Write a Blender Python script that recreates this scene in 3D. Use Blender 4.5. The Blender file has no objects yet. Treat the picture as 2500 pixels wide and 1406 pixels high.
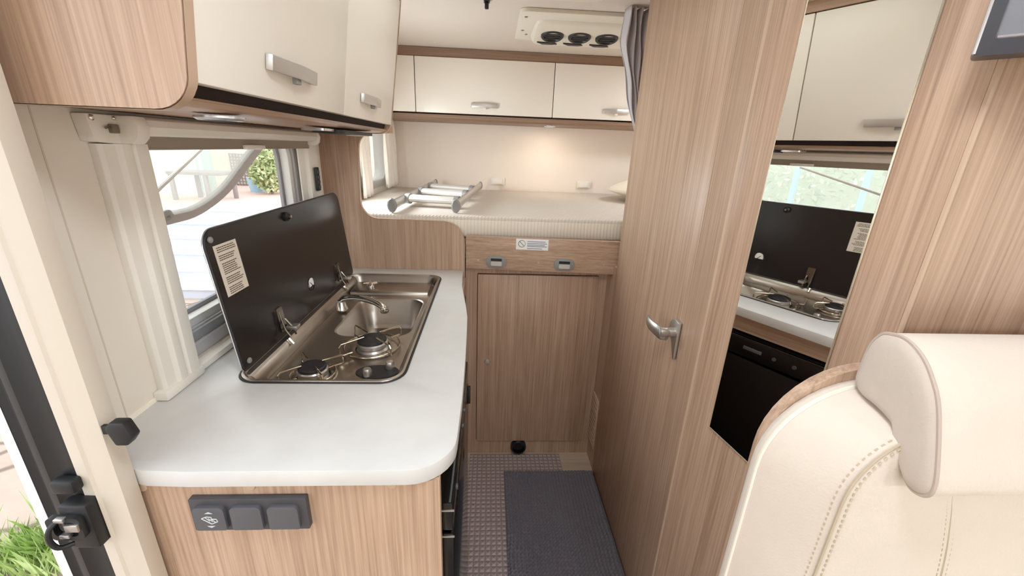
import bpy, bmesh, math, random
from mathutils import Vector, Matrix, noise
from mathutils.geometry import tessellate_polygon
random.seed(7)
scn = bpy.context.scene
COL = scn.collection
PI = math.pi

# ------------------------------------------------------------------ materials
def lin(h):
    h = h.lstrip('#')
    out = []
    for i in (0, 2, 4):
        c = int(h[i:i+2], 16) / 255
        out.append(c/12.92 if c <= .04045 else ((c+.055)/1.055)**2.4)
    return (*out, 1)

def newmat(name):
    m = bpy.data.materials.new(name); m.use_nodes = True
    nt = m.node_tree
    return m, nt, nt.nodes['Principled BSDF']

def plain(name, col, rough=.5, metal=0, coat=0, bump=0, bscale=200, var=0, vscale=8, spec=.5, sheen=0):
    m, nt, b = newmat(name)
    c = lin(col) if isinstance(col, str) else (*col, 1)
    b.inputs['Base Color'].default_value = c
    b.inputs['Roughness'].default_value = rough
    b.inputs['Metallic'].default_value = metal
    b.inputs['Specular IOR Level'].default_value = spec
    b.inputs['Coat Weight'].default_value = coat
    if sheen: b.inputs['Sheen Weight'].default_value = sheen
    tc = nt.nodes.new('ShaderNodeTexCoord')
    if var:
        n = nt.nodes.new('ShaderNodeTexNoise'); n.inputs['Scale'].default_value = vscale; n.inputs['Detail'].default_value = 5
        nt.links.new(tc.outputs['Object'], n.inputs['Vector'])
        r = nt.nodes.new('ShaderNodeValToRGB')
        r.color_ramp.elements[0].position = .3; r.color_ramp.elements[1].position = .7
        r.color_ramp.elements[0].color = tuple(x*(1-var) for x in c[:3]) + (1,)
        r.color_ramp.elements[1].color = tuple(min(1, x*(1+var*.6)) for x in c[:3]) + (1,)
        nt.links.new(n.outputs['Fac'], r.inputs['Fac']); nt.links.new(r.outputs['Color'], b.inputs['Base Color'])
    if bump:
        n = nt.nodes.new('ShaderNodeTexNoise'); n.inputs['Scale'].default_value = bscale; n.inputs['Detail'].default_value = 3
        nt.links.new(tc.outputs['Object'], n.inputs['Vector'])
        bp = nt.nodes.new('ShaderNodeBump'); bp.inputs['Strength'].default_value = bump; bp.inputs['Distance'].default_value = .002
        nt.links.new(n.outputs['Fac'], bp.inputs['Height']); nt.links.new(bp.outputs['Normal'], b.inputs['Normal'])
    return m

def wood(name, axis, dark, mid, light, rough=.42):
    m, nt, b = newmat(name)
    N = nt.nodes.new; L = nt.links.new
    tc = N('ShaderNodeTexCoord'); oi = N('ShaderNodeObjectInfo')
    mul = N('ShaderNodeMath'); mul.operation = 'MULTIPLY'; mul.inputs[1].default_value = 7.3
    L(oi.outputs['Random'], mul.inputs[0])
    add = N('ShaderNodeVectorMath'); add.operation = 'ADD'
    L(tc.outputs['Object'], add.inputs[0]); L(mul.outputs[0], add.inputs[1])
    def layer(sc, stretch, detail):
        mp = N('ShaderNodeMapping')
        s = [1, 1, 1]; s['xyz'.index(axis)] = stretch
        mp.inputs['Scale'].default_value = s
        L(add.outputs[0], mp.inputs['Vector'])
        n = N('ShaderNodeTexNoise'); n.inputs['Scale'].default_value = sc
        n.inputs['Detail'].default_value = detail; n.inputs['Roughness'].default_value = .6
        L(mp.outputs[0], n.inputs['Vector']); return n
    a = layer(190, .016, 4); c = layer(34, .03, 3); e = layer(520, .012, 2)
    m1 = N('ShaderNodeMath'); m1.operation = 'MULTIPLY'; m1.inputs[1].default_value = .48; L(a.outputs['Fac'], m1.inputs[0])
    m2 = N('ShaderNodeMath'); m2.operation = 'MULTIPLY_ADD'; m2.inputs[1].default_value = .32; L(c.outputs['Fac'], m2.inputs[0]); L(m1.outputs[0], m2.inputs[2])
    m3 = N('ShaderNodeMath'); m3.operation = 'MULTIPLY_ADD'; m3.inputs[1].default_value = .20; L(e.outputs['Fac'], m3.inputs[0]); L(m2.outputs[0], m3.inputs[2])
    r = N('ShaderNodeValToRGB'); el = r.color_ramp.elements
    el[0].position = .34; el[0].color = lin(dark); el[1].position = .66; el[1].color = lin(light)
    k = el.new(.5); k.color = lin(mid)
    L(m3.outputs[0], r.inputs['Fac']); L(r.outputs['Color'], b.inputs['Base Color'])
    b.inputs['Roughness'].default_value = rough
    bp = N('ShaderNodeBump'); bp.inputs['Strength'].default_value = .12; bp.inputs['Distance'].default_value = .001
    L(m3.outputs[0], bp.inputs['Height']); L(bp.outputs['Normal'], b.inputs['Normal'])
    return m

def glass(name, tint, gloss=.12):
    m = bpy.data.materials.new(name); m.use_nodes = True
    nt = m.node_tree; nt.nodes.clear()
    N = nt.nodes.new; L = nt.links.new
    o = N('ShaderNodeOutputMaterial'); t = N('ShaderNodeBsdfTransparent'); g = N('ShaderNodeBsdfGlossy'); mx = N('ShaderNodeMixShader'); f = N('ShaderNodeLayerWeight')
    t.inputs['Color'].default_value = lin(tint); g.inputs['Roughness'].default_value = .05
    f.inputs['Blend'].default_value = .15
    k = N('ShaderNodeMath'); k.operation = 'MULTIPLY'; k.inputs[1].default_value = gloss*3; L(f.outputs['Facing'], k.inputs[0])
    L(k.outputs[0], mx.inputs[0]); L(t.outputs[0], mx.inputs[1]); L(g.outputs[0], mx.inputs[2]); L(mx.outputs[0], o.inputs[0])
    return m

def hazy(name, tint, haze):
    m = glass(name, tint); nt = m.node_tree
    out = [n for n in nt.nodes if n.type == 'OUTPUT_MATERIAL'][0]; old = out.inputs[0].links[0].from_socket
    d = nt.nodes.new('ShaderNodeBsdfTranslucent'); d.inputs['Color'].default_value = (.9, .92, .88, 1)
    mx = nt.nodes.new('ShaderNodeMixShader'); mx.inputs[0].default_value = haze
    nt.links.new(old, mx.inputs[1]); nt.links.new(d.outputs[0], mx.inputs[2]); nt.links.new(mx.outputs[0], out.inputs[0])
    return m

def waffle(name, c1, c2, pitch):
    m, nt, b = newmat(name)
    N = nt.nodes.new; L = nt.links.new
    tc = N('ShaderNodeTexCoord'); sp = N('ShaderNodeSeparateXYZ'); L(tc.outputs['Object'], sp.inputs[0])
    outs = []
    for ax in 'XY':
        a = N('ShaderNodeMath'); a.operation = 'MULTIPLY'; a.inputs[1].default_value = 2*PI/pitch; L(sp.outputs[ax], a.inputs[0])
        s = N('ShaderNodeMath'); s.operation = 'COSINE'; L(a.outputs[0], s.inputs[0]); outs.append(s)
    mx = N('ShaderNodeMath'); mx.operation = 'MAXIMUM'; L(outs[0].outputs[0], mx.inputs[0]); L(outs[1].outputs[0], mx.inputs[1])
    r = N('ShaderNodeValToRGB'); el = r.color_ramp.elements
    el[0].position = .55; el[0].color = lin(c1); el[1].position = .95; el[1].color = lin(c2)
    L(mx.outputs[0], r.inputs['Fac']); L(r.outputs['Color'], b.inputs['Base Color'])
    b.inputs['Roughness'].default_value = .85
    bp = N('ShaderNodeBump'); bp.inputs['Strength'].default_value = .6; bp.inputs['Distance'].default_value = .004; bp.invert = True
    L(mx.outputs[0], bp.inputs['Height']); L(bp.outputs['Normal'], b.inputs['Normal'])
    return m

def ribbed(name, col, pitch, dist):
    m, nt, b = newmat(name)
    N = nt.nodes.new; L = nt.links.new
    tc = N('ShaderNodeTexCoord')
    mp = N('ShaderNodeMapping'); mp.inputs['Rotation'].default_value = (0, 0, .5); L(tc.outputs['Object'], mp.inputs['Vector'])
    w = N('ShaderNodeTexWave'); w.inputs['Scale'].default_value = .314/pitch; w.inputs['Distortion'].default_value = 3.5
    w.inputs['Detail'].default_value = 1; w.inputs['Detail Scale'].default_value = .35/ (0.314/pitch) * 4
    L(mp.outputs[0], w.inputs['Vector'])
    r = N('ShaderNodeValToRGB'); el = r.color_ramp.elements
    c = lin(col)
    el[0].position = 0; el[0].color = tuple(x*.88 for x in c[:3])+(1,); el[1].position = .45; el[1].color = c
    L(w.outputs['Fac'], r.inputs['Fac']); L(r.outputs['Color'], b.inputs['Base Color'])
    b.inputs['Roughness'].default_value = .9
    bp = N('ShaderNodeBump'); bp.inputs['Strength'].default_value = .7; bp.inputs['Distance'].default_value = dist
    L(w.outputs['Fac'], bp.inputs['Height']); L(bp.outputs['Normal'], b.inputs['Normal'])
    return m

def paving(name, c1, c2, joint, scale):
    m, nt, b = newmat(name)
    N = nt.nodes.new; L = nt.links.new
    tc = N('ShaderNodeTexCoord'); mp = N('ShaderNodeMapping'); mp.inputs['Scale'].default_value = (1, 1.6, 1); L(tc.outputs['Object'], mp.inputs['Vector'])
    v = N('ShaderNodeTexVoronoi'); v.feature = 'DISTANCE_TO_EDGE'; v.inputs['Scale'].default_value = scale; L(mp.outputs[0], v.inputs['Vector'])
    v2 = N('ShaderNodeTexVoronoi'); v2.inputs['Scale'].default_value = scale; L(mp.outputs[0], v2.inputs['Vector'])
    n = N('ShaderNodeTexNoise'); n.inputs['Scale'].default_value = 9; n.inputs['Detail'].default_value = 6; L(tc.outputs['Object'], n.inputs['Vector'])
    mixc = N('ShaderNodeMix'); mixc.data_type = 'RGBA'; mixc.inputs['A'].default_value = lin(c1); mixc.inputs['B'].default_value = lin(c2)
    s = N('ShaderNodeSeparateColor'); L(v2.outputs['Color'], s.inputs[0])
    ad = N('ShaderNodeMath'); ad.operation = 'MULTIPLY_ADD'; ad.inputs[1].default_value = .5; L(s.outputs[0], ad.inputs[0])
    h = N('ShaderNodeMath'); h.operation = 'MULTIPLY'; h.inputs[1].default_value = .5; L(n.outputs['Fac'], h.inputs[0]); L(h.outputs[0], ad.inputs[2])
    L(ad.outputs[0], mixc.inputs['Factor'])
    r = N('ShaderNodeValToRGB'); r.color_ramp.elements[0].position = .02; r.color_ramp.elements[1].position = .06
    L(v.outputs['Distance'], r.inputs['Fac'])
    m2 = N('ShaderNodeMix'); m2.data_type = 'RGBA'; m2.inputs['A'].default_value = lin(joint)
    L(r.outputs['Color'], m2.inputs['Factor']); L(mixc.outputs['Result'], m2.inputs['B'])
    L(m2.outputs['Result'], b.inputs['Base Color']); b.inputs['Roughness'].default_value = .85
    return m

def mosaic(name, c1, c2, sc):
    m, nt, b = newmat(name)
    N = nt.nodes.new; L = nt.links.new
    tc = N('ShaderNodeTexCoord'); n = N('ShaderNodeTexNoise'); n.inputs['Scale'].default_value = sc
    L(tc.outputs['Object'], n.inputs['Vector'])
    r = N('ShaderNodeValToRGB'); el = r.color_ramp.elements
    el[0].position = .35; el[0].color = lin(c1); el[1].position = .65; el[1].color = lin(c2)
    L(n.outputs['Fac'], r.inputs['Fac']); L(r.outputs['Color'], b.inputs['Base Color']); b.inputs['Roughness'].default_value = .7
    return m

WD, WM, WL = '#987a65', '#b89981', '#cfb19a'
M = dict(
    wood_v=wood('oak_vertical', 'z', WD, WM, WL), wood_y=wood('oak_along', 'y', WD, WM, WL), wood_x=wood('oak_across', 'x', WD, WM, WL),
    floorwood=wood('floor_oak', 'x', '#ab9884', '#c0ad99', '#ccbaa7', .5),
    brown=wood('dark_oak', 'x', '#785f4c', '#8f735e', '#a1846d'),
    edge=plain('oak_edge', '#c3a78f', .45),
    cream=plain('cream_laminate', '#f0e8dc', .35, var=.02, vscale=3), door_edge=plain('cream_edge', '#fff6e4', .4),
    wall=plain('cream_wall', '#ece2d4', .55, var=.02), jamb=plain('cream_plastic', '#d0c4b4', .45),
    rearwall=plain('rear_wall_vinyl', '#f3e5d7', .7, bump=.05), ceil=plain('ceiling_vinyl', '#d8ccc0', .75, bump=.05, bscale=400),
    counter=plain('stone_laminate', '#d6d4d1', .32, var=.05, vscale=14), counter_edge=plain('counter_edge', '#efe8df', .35),
    steel=plain('brushed_steel', '#b5ada3', .33, 1, bump=.03, bscale=350), chrome=plain('chrome', '#d8d4ce', .1, 1),
    wire=plain('grate_wire', '#c9bba8', .18, 1), satin=plain('satin_metal', '#c4c0ba', .35, .9),
    alu=plain('brushed_aluminium', '#cbc8c4', .38, .75), greyplastic=plain('grey_plastic', '#8f8d8a', .5),
    lidglass=plain('smoked_glass', '#231d1b', .24, 0, 0, spec=.35), black=plain('black_plastic', '#1a1a1b', .45), gloss_black=plain('gloss_black', '#0a0a0b', .12),
    burner=plain('burner_enamel', '#262325', .5), anthracite=plain('anthracite_plastic', '#47464a', .45), anth2=plain('anthracite_key', '#57565a', .5),
    icon=plain('icon_print', '#c8c8c6', .6), paper=plain('paper_label', '#d9cdbd', .7), ink=plain('label_ink', '#5a4a3c', .7),
    white_label=plain('white_label', '#f7f4ef', .6), grey_ink=plain('grey_ink', '#9aa0b4', .7), mark_ink=plain('mark_ink', '#7a6f74', .7),
    white_plastic=plain('white_plastic', '#f1eadf', .4), white=plain('white_paint', '#f2f0ec', .5),
    rubber=plain('grey_rubber', '#a3a1a4', .6), framegrey=plain('window_grey', '#c2bfbe', .5), silverline=plain('silver_trim', '#d8d8dc', .25, .8),
    blind=plain('taupe_blind', '#a19385', .85, bump=.1), mattress=ribbed('ribbed_mattress', '#d9cdc1', .012, .002),
    matborder_lit=ribbed('mattress_border_lit', '#fbf1e1', .012, .0012), linen=plain('pillow_linen', '#efe3cf', .9, bump=.1), curtain=plain('white_curtain', '#f4ece2', .9, bump=.15, bscale=500),
    greycurtain=plain('grey_curtain', '#c8c1c3', .9, bump=.15, bscale=500),
    seat=plain('beige_suede', '#dacdbf', .85, bump=.25, bscale=260, var=.04, vscale=10, sheen=.25), seat_shaded=plain('beige_suede_shaded', '#c6b8ab', .85, bump=.2, bscale=260, var=.05, vscale=12, sheen=.25),
    piping=plain('seat_piping', '#e9e0d2', .7), seam=plain('stitch_thread', '#bdac95', .8),
    rug=plain('charcoal_chenille', '#6d686e', .95, bump=.2, bscale=500, sheen=.2), mat=waffle('waffle_mat', '#b3a29e', '#8f807d', .021),
    mirror=plain('mirror_glass', '#f4f4f2', .01, 1), screen=plain('grey_screen', '#77777c', .35), bezel=plain('dark_bezel', '#37373b', .35),
    glass=glass('clear_acrylic', '#f4f4ee'), pane=hazy('pale_acrylic', '#f4f4ee', .13), ventwhite=plain('vent_white', '#ded6c6', .45),
    facade=plain('render_cream', '#e6dfd0', .9, var=.04), facade2=plain('render_pale', '#f4eee6', .9), step=plain('white_marble', '#c3c6d0', .6, var=.05, vscale=3),
    terrace=plain('pink_tile', '#d9bcb0', .7), paving=paving('crazy_paving', '#bfac9d', '#a38f81', '#7d6c60', 1.7),
    teal=plain('teal_paint', '#b4cdc8', .5), blue=plain('blue_pot', '#a9cfe0', .5), iron=plain('iron_grey', '#938b89', .6), leaf=mosaic('leaf_green', '#8a9a5e', '#d3d8aa', 3),
    leaf2=mosaic('hedge_green', '#c4cfba', '#e6ebdc', 3), grass=mosaic('grass_green', '#8fae57', '#c6d792', 8), bluegrey=plain('blue_grey_mat', '#5f6b7d', .8), yellow=plain('yellow_strap', '#e3dc86', .7),
    lampglass=plain('lamp_lens', '#fff4e0', .4), dark=plain('dark_gap', '#2a1a15', .8), vpanel=plain('vehicle_white', '#e8e8ec', .3),
)
def emis(name, col, s):
    m, nt, b = newmat(name)
    b.inputs['Emission Color'].default_value = lin(col); b.inputs['Emission Strength'].default_value = s
    b.inputs['Base Color'].default_value = lin(col)
    return m
M['darkmetal'] = plain('dark_metal', '#7d746b', .22, 1)
M['lampon'] = emis('lit_lamp_lens', '#ffffff', 4)

# ------------------------------------------------------------------ mesh builder
def rrect(u0, u1, v0, v1, r=.01, n=5):
    if not isinstance(r, (tuple, list)): r = (r,)*4     # corners: (u0,v0) (u1,v0) (u1,v1) (u0,v1)
    pts = []
    for (cu, cv, a0), rr in zip(((u0, v0, PI), (u1, v0, 1.5*PI), (u1, v1, 0), (u0, v1, .5*PI)), r):
        ccu = cu + (rr if cu == u0 else -rr); ccv = cv + (rr if cv == v0 else -rr)
        if rr <= 0: pts.append((cu, cv)); continue
        for i in range(n+1):
            a = a0 + i/n*PI/2
            pts.append((ccu + rr*math.cos(a), ccv + rr*math.sin(a)))
    return pts

def circle(cu, cv, r, n=24, ry=None):
    ry = ry or r
    return [(cu + r*math.cos(2*PI*i/n), cv + ry*math.sin(2*PI*i/n)) for i in range(n)]

def catmull(P, n=6, closed=False):
    P = [Vector(p) for p in P]; out = []; k = len(P)
    rng = range(k) if closed else range(k-1)
    for i in rng:
        if closed: a, b, c, d = P[(i-1) % k], P[i], P[(i+1) % k], P[(i+2) % k]
        else: a, b, c, d = P[max(i-1, 0)], P[i], P[i+1], P[min(i+2, k-1)]
        for j in range(n):
            t = j/n
            out.append(.5*((2*b)+(c-a)*t+(2*a-5*b+4*c-d)*t*t+(3*b-a-3*c+d)*t**3))
    if not closed: out.append(P[-1])
    return out

def axmap(axis):
    return {'x': lambda u, v, w: (w, u, v), 'y': lambda u, v, w: (u, w, v), 'z': lambda u, v, w: (u, v, w)}[axis]

class MB:
    def __init__(s): s.v = []; s.f = []
    def add(s, vs, fs):
        o = len(s.v); s.v += [tuple(p) for p in vs]; s.f += [tuple(i+o for i in f) for f in fs]; return s
    def box(s, x0, x1, y0, y1, z0, z1, b=0, seg=2):
        bm = bmesh.new(); bmesh.ops.create_cube(bm, size=1)
        for v in bm.verts: v.co = ((x0+x1)/2+v.co.x*(x1-x0), (y0+y1)/2+v.co.y*(y1-y0), (z0+z1)/2+v.co.z*(z1-z0))
        if b: bmesh.ops.bevel(bm, geom=bm.edges[:], offset=b, segments=seg, profile=.5, affect='EDGES')
        return s.bm(bm)
    def bm(s, bm, mat=None):
        if mat: bmesh.ops.transform(bm, matrix=mat, verts=bm.verts[:])
        bm.verts.index_update()
        s.add([v.co[:] for v in bm.verts], [[v.index for v in f.verts] for f in bm.faces]); bm.free(); return s
    def prism(s, outer, axis, a, b, holes=(), bev=0):
        mp = axmap(axis); loops = [list(outer)] + [list(h) for h in holes]
        flat = [p for l in loops for p in l]
        n = len(flat)
        if len(loops) == 1 and bev == 0 and len(outer) <= 4: tris = [tuple(range(n))]
        else: tris = [tuple(t) for t in tessellate_polygon([[Vector((p[0], p[1], 0)) for p in l] for l in loops])]
        vs = [mp(u, v, a) for u, v in flat] + [mp(u, v, b) for u, v in flat]
        fs = [t for t in tris] + [tuple(i+n for i in reversed(t)) for t in tris]
        o = 0
        for l in loops:
            k = len(l)
            for i in range(k):
                j = (i+1) % k; fs.append((o+i, o+j, o+j+n, o+i+n))
            o += k
        return s.add(vs, fs)
    def loops(s, L, cap0=True, cap1=True, closed=True):
        """skin consecutive equal-length loops of 3d points"""
        k = len(L[0]); vs = [p for l in L for p in l]; fs = []
        for i in range(len(L)-1):
            for j in range(k if closed else k-1):
                j2 = (j+1) % k
                fs.append((i*k+j, i*k+j2, (i+1)*k+j2, (i+1)*k+j))
        if cap0: fs.append(tuple(range(k))[::-1])
        if cap1: fs.append(tuple(range((len(L)-1)*k, len(L)*k)))
        return s.add(vs, fs)
    def tube(s, P, r, n=8, closed=False):
        P = [Vector(p) for p in P]; k = len(P)
        rs = r if isinstance(r, (list, tuple)) else [r]*k
        T = []
        for i in range(k):
            if closed: t = P[(i+1) % k]-P[i-1]
            else: t = P[min(i+1, k-1)]-P[max(i-1, 0)]
            T.append(t.normalized())
        up = Vector((0, 0, 1)) if abs(T[0].z) < .9 else Vector((1, 0, 0))
        u = T[0].cross(up).normalized(); L = []
        for i in range(k):
            u = (u-T[i]*u.dot(T[i])).normalized(); w = T[i].cross(u)
            L.append([P[i]+(u*math.cos(2*PI*j/n)+w*math.sin(2*PI*j/n))*rs[i] for j in range(n)])
        if closed: L.append(L[0]); return s.loops(L, False, False)
        return s.loops(L)
    def lathe(s, prof, c, axis='z', n=32, cap=True):
        """prof: (radius, height) pairs, height along axis from c"""
        L = []
        d = {'x': (Vector((0, 1, 0)), Vector((0, 0, 1)), Vector((1, 0, 0))), 'y': (Vector((1, 0, 0)), Vector((0, 0, 1)), Vector((0, 1, 0))), 'z': (Vector((1, 0, 0)), Vector((0, 1, 0)), Vector((0, 0, 1)))}
        a, b, w = d[axis] if isinstance(axis, str) else axis
        for r, h in prof:
            L.append([Vector(c)+w*h+(a*math.cos(2*PI*j/n)+b*math.sin(2*PI*j/n))*max(r, 1e-5) for j in range(n)])
        return s.loops(L, cap, cap)
    def grid(s, fn, nu, nv):
        vs = [fn(i/nu, j/nv) for i in range(nu+1) for j in range(nv+1)]
        fs = [(i*(nv+1)+j, (i+1)*(nv+1)+j, (i+1)*(nv+1)+j+1, i*(nv+1)+j+1) for i in range(nu) for j in range(nv)]
        return s.add(vs, fs)
    def xform(s, m):
        s.v = [tuple(m @ Vector(p)) for p in s.v]; return s
    def build(s, name, mat, parent=None, bev=0, angle=32, flat=False, solid=0, seg=2):
        bm = bmesh.new()
        vs = [bm.verts.new(p) for p in s.v]
        for f in s.f:
            try: bm.faces.new([vs[i] for i in f])
            except ValueError: pass
        bmesh.ops.remove_doubles(bm, verts=bm.verts[:], dist=1e-6)
        bmesh.ops.recalc_face_normals(bm, faces=bm.faces[:])
        if bev:
            ed = [e for e in bm.edges if len(e.link_faces) == 2 and e.calc_face_angle(0) > .7]
            bmesh.ops.bevel(bm, geom=ed, offset=bev, segments=seg, profile=.5, affect='EDGES', clamp_overlap=True)
        if parent is not None:
            root = parent
            while root.parent: root = root.parent
            base = Vector(root['_o'])
        else:
            xs = [v.co for v in bm.verts]
            base = Vector(((min(p.x for p in xs)+max(p.x for p in xs))/2, (min(p.y for p in xs)+max(p.y for p in xs))/2, min(p.z for p in xs)))
        for v in bm.verts: v.co -= base
        me = bpy.data.meshes.new(name); bm.to_mesh(me); bm.free()
        me.materials.append(M[mat] if isinstance(mat, str) else mat)
        if not flat:
            for p in me.polygons: p.use_smooth = True
            me.set_sharp_from_angle(angle=math.radians(angle))
        o = bpy.data.objects.new(name, me); COL.objects.link(o)
        if parent is not None: o.parent = parent
        else: o.location = base
        if solid:
            md = o.modifiers.new('thickness', 'SOLIDIFY'); md.thickness = solid; md.offset = 0
        o['_o'] = tuple(base)
        return o

def tag(o, label=None, cat=None, group=None, kind=None):
    if label: o['label'] = label
    if cat: o['category'] = cat
    if group: o['group'] = group
    if kind: o['kind'] = kind
    return o
def thing(name, loc, label, cat, group=None, kind=None):
    o = bpy.data.objects.new(name, None); COL.objects.link(o); o.location = loc; o['_o'] = tuple(loc)
    o.empty_display_size = .05
    return tag(o, label, cat, group, kind)
def struct(o): o['kind'] = 'structure'; return o
def copy_tree(o, parent=None):
    c = o.copy(); COL.objects.link(c)
    if parent: c.parent = parent
    for ch in [x for x in bpy.data.objects if x.parent == o]: copy_tree(ch, c)
    return c
B = lambda *a, **k: MB().box(*a, **k)

# ------------------------------------------------------------------ vehicle shell
CZ = 1.905
struct(B(-.66, 1.56, -2.2, 2.76, -.06, 0).build('floor', 'floorwood'))
HATCH = (-.28, .32, .80, 1.56)
o = MB().prism([(-.68, -2.2), (1.58, -2.2), (1.58, 2.78), (-.68, 2.78)], 'z', CZ, CZ+.04,
               holes=[rrect(HATCH[0], HATCH[1], HATCH[2], HATCH[3], .04)]).build('ceiling', 'ceil')
struct(o)
# left wall with kitchen window and rear bed window, from the entry door back
KW = (.80, 1.50, .956, 1.44); RW = (2.08, 2.60, 1.20, 1.56)
wl = MB().prism([(.525, 0), (2.78, 0), (2.78, CZ), (.525, CZ)], 'x', -.665, -.630,
                holes=[rrect(*KW, .02), rrect(*RW, .06)]).build('wall_left', 'wall')
struct(wl)
gm = MB()
for y in (.640,): gm.box(-.6302, -.6292, y-.0012, y+.0012, .94, 1.45)
gm.build('panel_joint', plain('joint_line', '#d9cdba', .7), wl)
gm = B(-.631, -.627, .53, 1.60, .937, .945); gm.build('worktop_seal', 'door_edge', wl)
struct(MB().prism([(-2.2, 0), (-.12, 0), (-.12, CZ), (-2.2, CZ)], 'x', -.665, -.630, holes=[rrect(-1.9, -1.1, .85, 1.5, .06)]).build('wall_left_front', 'wall'))
struct(B(-.665, -.630, -.12, .525, 1.83, CZ).build('wall_left_lintel', 'wall'))
struct(B(-.68, 1.58, 2.74, 2.78, 0, CZ).build('wall_rear', 'rearwall'))
struct(MB().prism([(-2.2, 0), (2.78, 0), (2.78, CZ), (-2.2, CZ)], 'x', 1.50, 1.54, holes=[rrect(-1.9, -1.1, .85, 1.5, .06), rrect(-.75, .25, .95, 1.5, .06), rrect(1.85, 2.42, 1.18, 1.53, .06)]).build('wall_right', 'wall'))
struct(MB().prism([(-.68, 0), (1.58, 0), (1.58, CZ), (-.68, CZ)], 'y', -2.24, -2.2, holes=[rrect(-.55, 1.42, .78, 1.62, .08)]).build('wall_front', 'wall'))
# roof hatch
h = MB().prism(rrect(HATCH[0]-.05, HATCH[1]+.05, HATCH[2]-.05, HATCH[3]+.05, .06), 'z', CZ-.012, CZ+.05, holes=[rrect(HATCH[0]+.02, HATCH[1]-.02, HATCH[2]+.02, HATCH[3]-.02, .03)]).build('window_3', 'ventwhite')
struct(h)
MB().prism(rrect(HATCH[0]-.02, HATCH[1]+.02, HATCH[2]-.02, HATCH[3]+.02, .05), 'z', CZ+.055, CZ+.06).build('dome', 'glass', h)
t = thing('ceiling_hook', (-.021, 1.683, CZ), 'small black hook on the ceiling in front of the bed', 'hook')
B(-.034, -.012, 1.66, 1.70, CZ-.008, CZ, .003).build('hook_plate', 'black', t)
B(-.030, -.016, 1.672, 1.684, CZ-.03, CZ-.006, .003).build('hook_arm', 'black', t)

# windscreen and cab side windows behind the camera; unseen bed window added for light
for i, (nm, a) in enumerate((('window_4', ('y', -2.225, -2.22, rrect(-.56, 1.43, .77, 1.63, .08))), ('window_5', ('x', 1.52, 1.525, rrect(-1.91, -1.09, .84, 1.51, .06))),
                             ('window_6', ('x', 1.52, 1.525, rrect(-.76, .26, .94, 1.51, .06))), ('window_7', ('x', -.65, -.645, rrect(-1.91, -1.09, .84, 1.51, .06))), ('bed_window_added', ('x', 1.52, 1.525, rrect(1.84, 2.43, 1.17, 1.54, .06))))):
    struct(MB().prism(a[3], a[0], a[1], a[2]).build(nm, 'glass'))

# ------------------------------------------------------------------ entry door frame
d1 = thing('door_1', (-.6, .5, 0), None, None); struct(d1)
JX = [(-.530, .498), (-.530, .524), (-.63, .524), (-.63, .512), (-.588, .509), (-.586, .500), (-.568, .4985), (-.565, .4945), (-.5615, .498)]
MB().prism(JX, 'z', 0, 1.83).build('jamb', 'jamb', d1, bev=.0015)
MB().prism([(-.586, .5005), (-.590, .526), (-.668, .526), (-.668, .508), (-.655, .505), (-.645, .509), (-.634, .500), (-.622, .498), (-.612, .503), (-.598, .5035)], 'z', 0, 1.83).build('seal', 'black', d1, bev=.002)
MB().prism([(-.655, .5045), (-.664, .5025), (-.673, .506), (-.673, .53), (-.668, .53), (-.668, .512)], 'z', -.02, 1.85).build('outer_frame', 'vpanel', d1, bev=.001)
# latch of the door frame
lt = B(-.606, -.566, .478, .502, .835, .915, .004).build('latch', 'black', d1)
lm = MB().prism(rrect(-.618, -.572, .862, .902, .008), 'y', .470, .478, holes=[rrect(-.611, -.579, .869, .895, .006)])
lm.build('latch_plate', 'black', lt)
MB().tube(catmull([(-.600, .474, .900), (-.607, .463, .890), (-.609, .460, .872), (-.604, .463, .856), (-.594, .474, .852)], 5), .0035).build('latch_hook', 'black', lt)
lm = MB()
for z in (.897, .868): lm.box(-.603, -.590, .4665, .474, z, z+.006, .001)
lm.box(-.592, -.574, .4665, .474, .880, .892, .001)
lm.build('striker', 'satin', lt)
B(-.612, -.58, .484, .502, .93, .952, .005).build('latch_stop', 'black', d1)
# black hexagonal catch on the jamb
t = thing('door_catch', (-.505, .497, 1.009), 'black plastic catch on the cream door post above the worktop corner', 'catch')
MB().prism([(-.519, 1.037), (-.5106, 1.0466), (-.4915, 1.0466), (-.484, 1.023), (-.4944, 1.009), (-.5106, 1.009)], 'y', .4905, .506).build('knob', 'black', t, bev=.003)
B(-.5302, -.515, .499, .505, 1.022, 1.036, .001).build('stem', 'black', t)


# ------------------------------------------------------------------ kitchen window
w1 = thing('window_1', (-.65, 1.15, .95), None, None); struct(w1)
def ringp(o1, o2, x0, x1): return MB().prism(o1, 'x', x0, x1, holes=[o2])
ringp(rrect(.79, 1.51, .95, 1.47, .02), rrect(.835, 1.468, 1.012, 1.452, (.03, .03, .10, .10), 8), -.664, -.655).build('inner_frame', 'framegrey', w1, bev=.002)
ringp(rrect(.83, 1.50, .99, 1.50, .08), rrect(.845, 1.445, 1.030, 1.47, (.03, .03, .12, .12), 8), -.690, -.664).build('outer_frame', 'white', w1, bev=.002)
ringp(rrect(.83, 1.47, 1.01, 1.49, (.03, .03, .12, .12), 8), rrect(.850, 1.432, 1.040, 1.462, (.03, .03, .12, .12), 8), -.700, -.690).build('gasket', 'rubber', w1, bev=.002)
# stepped sill
B(-.655, -.640, .80, 1.50, .956, .985, .003).build('sill_step', 'framegrey', w1)
B(-.660, -.648, .80, 1.50, .985, 1.008, .003).build('sill_lip', 'rubber', w1)
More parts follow.
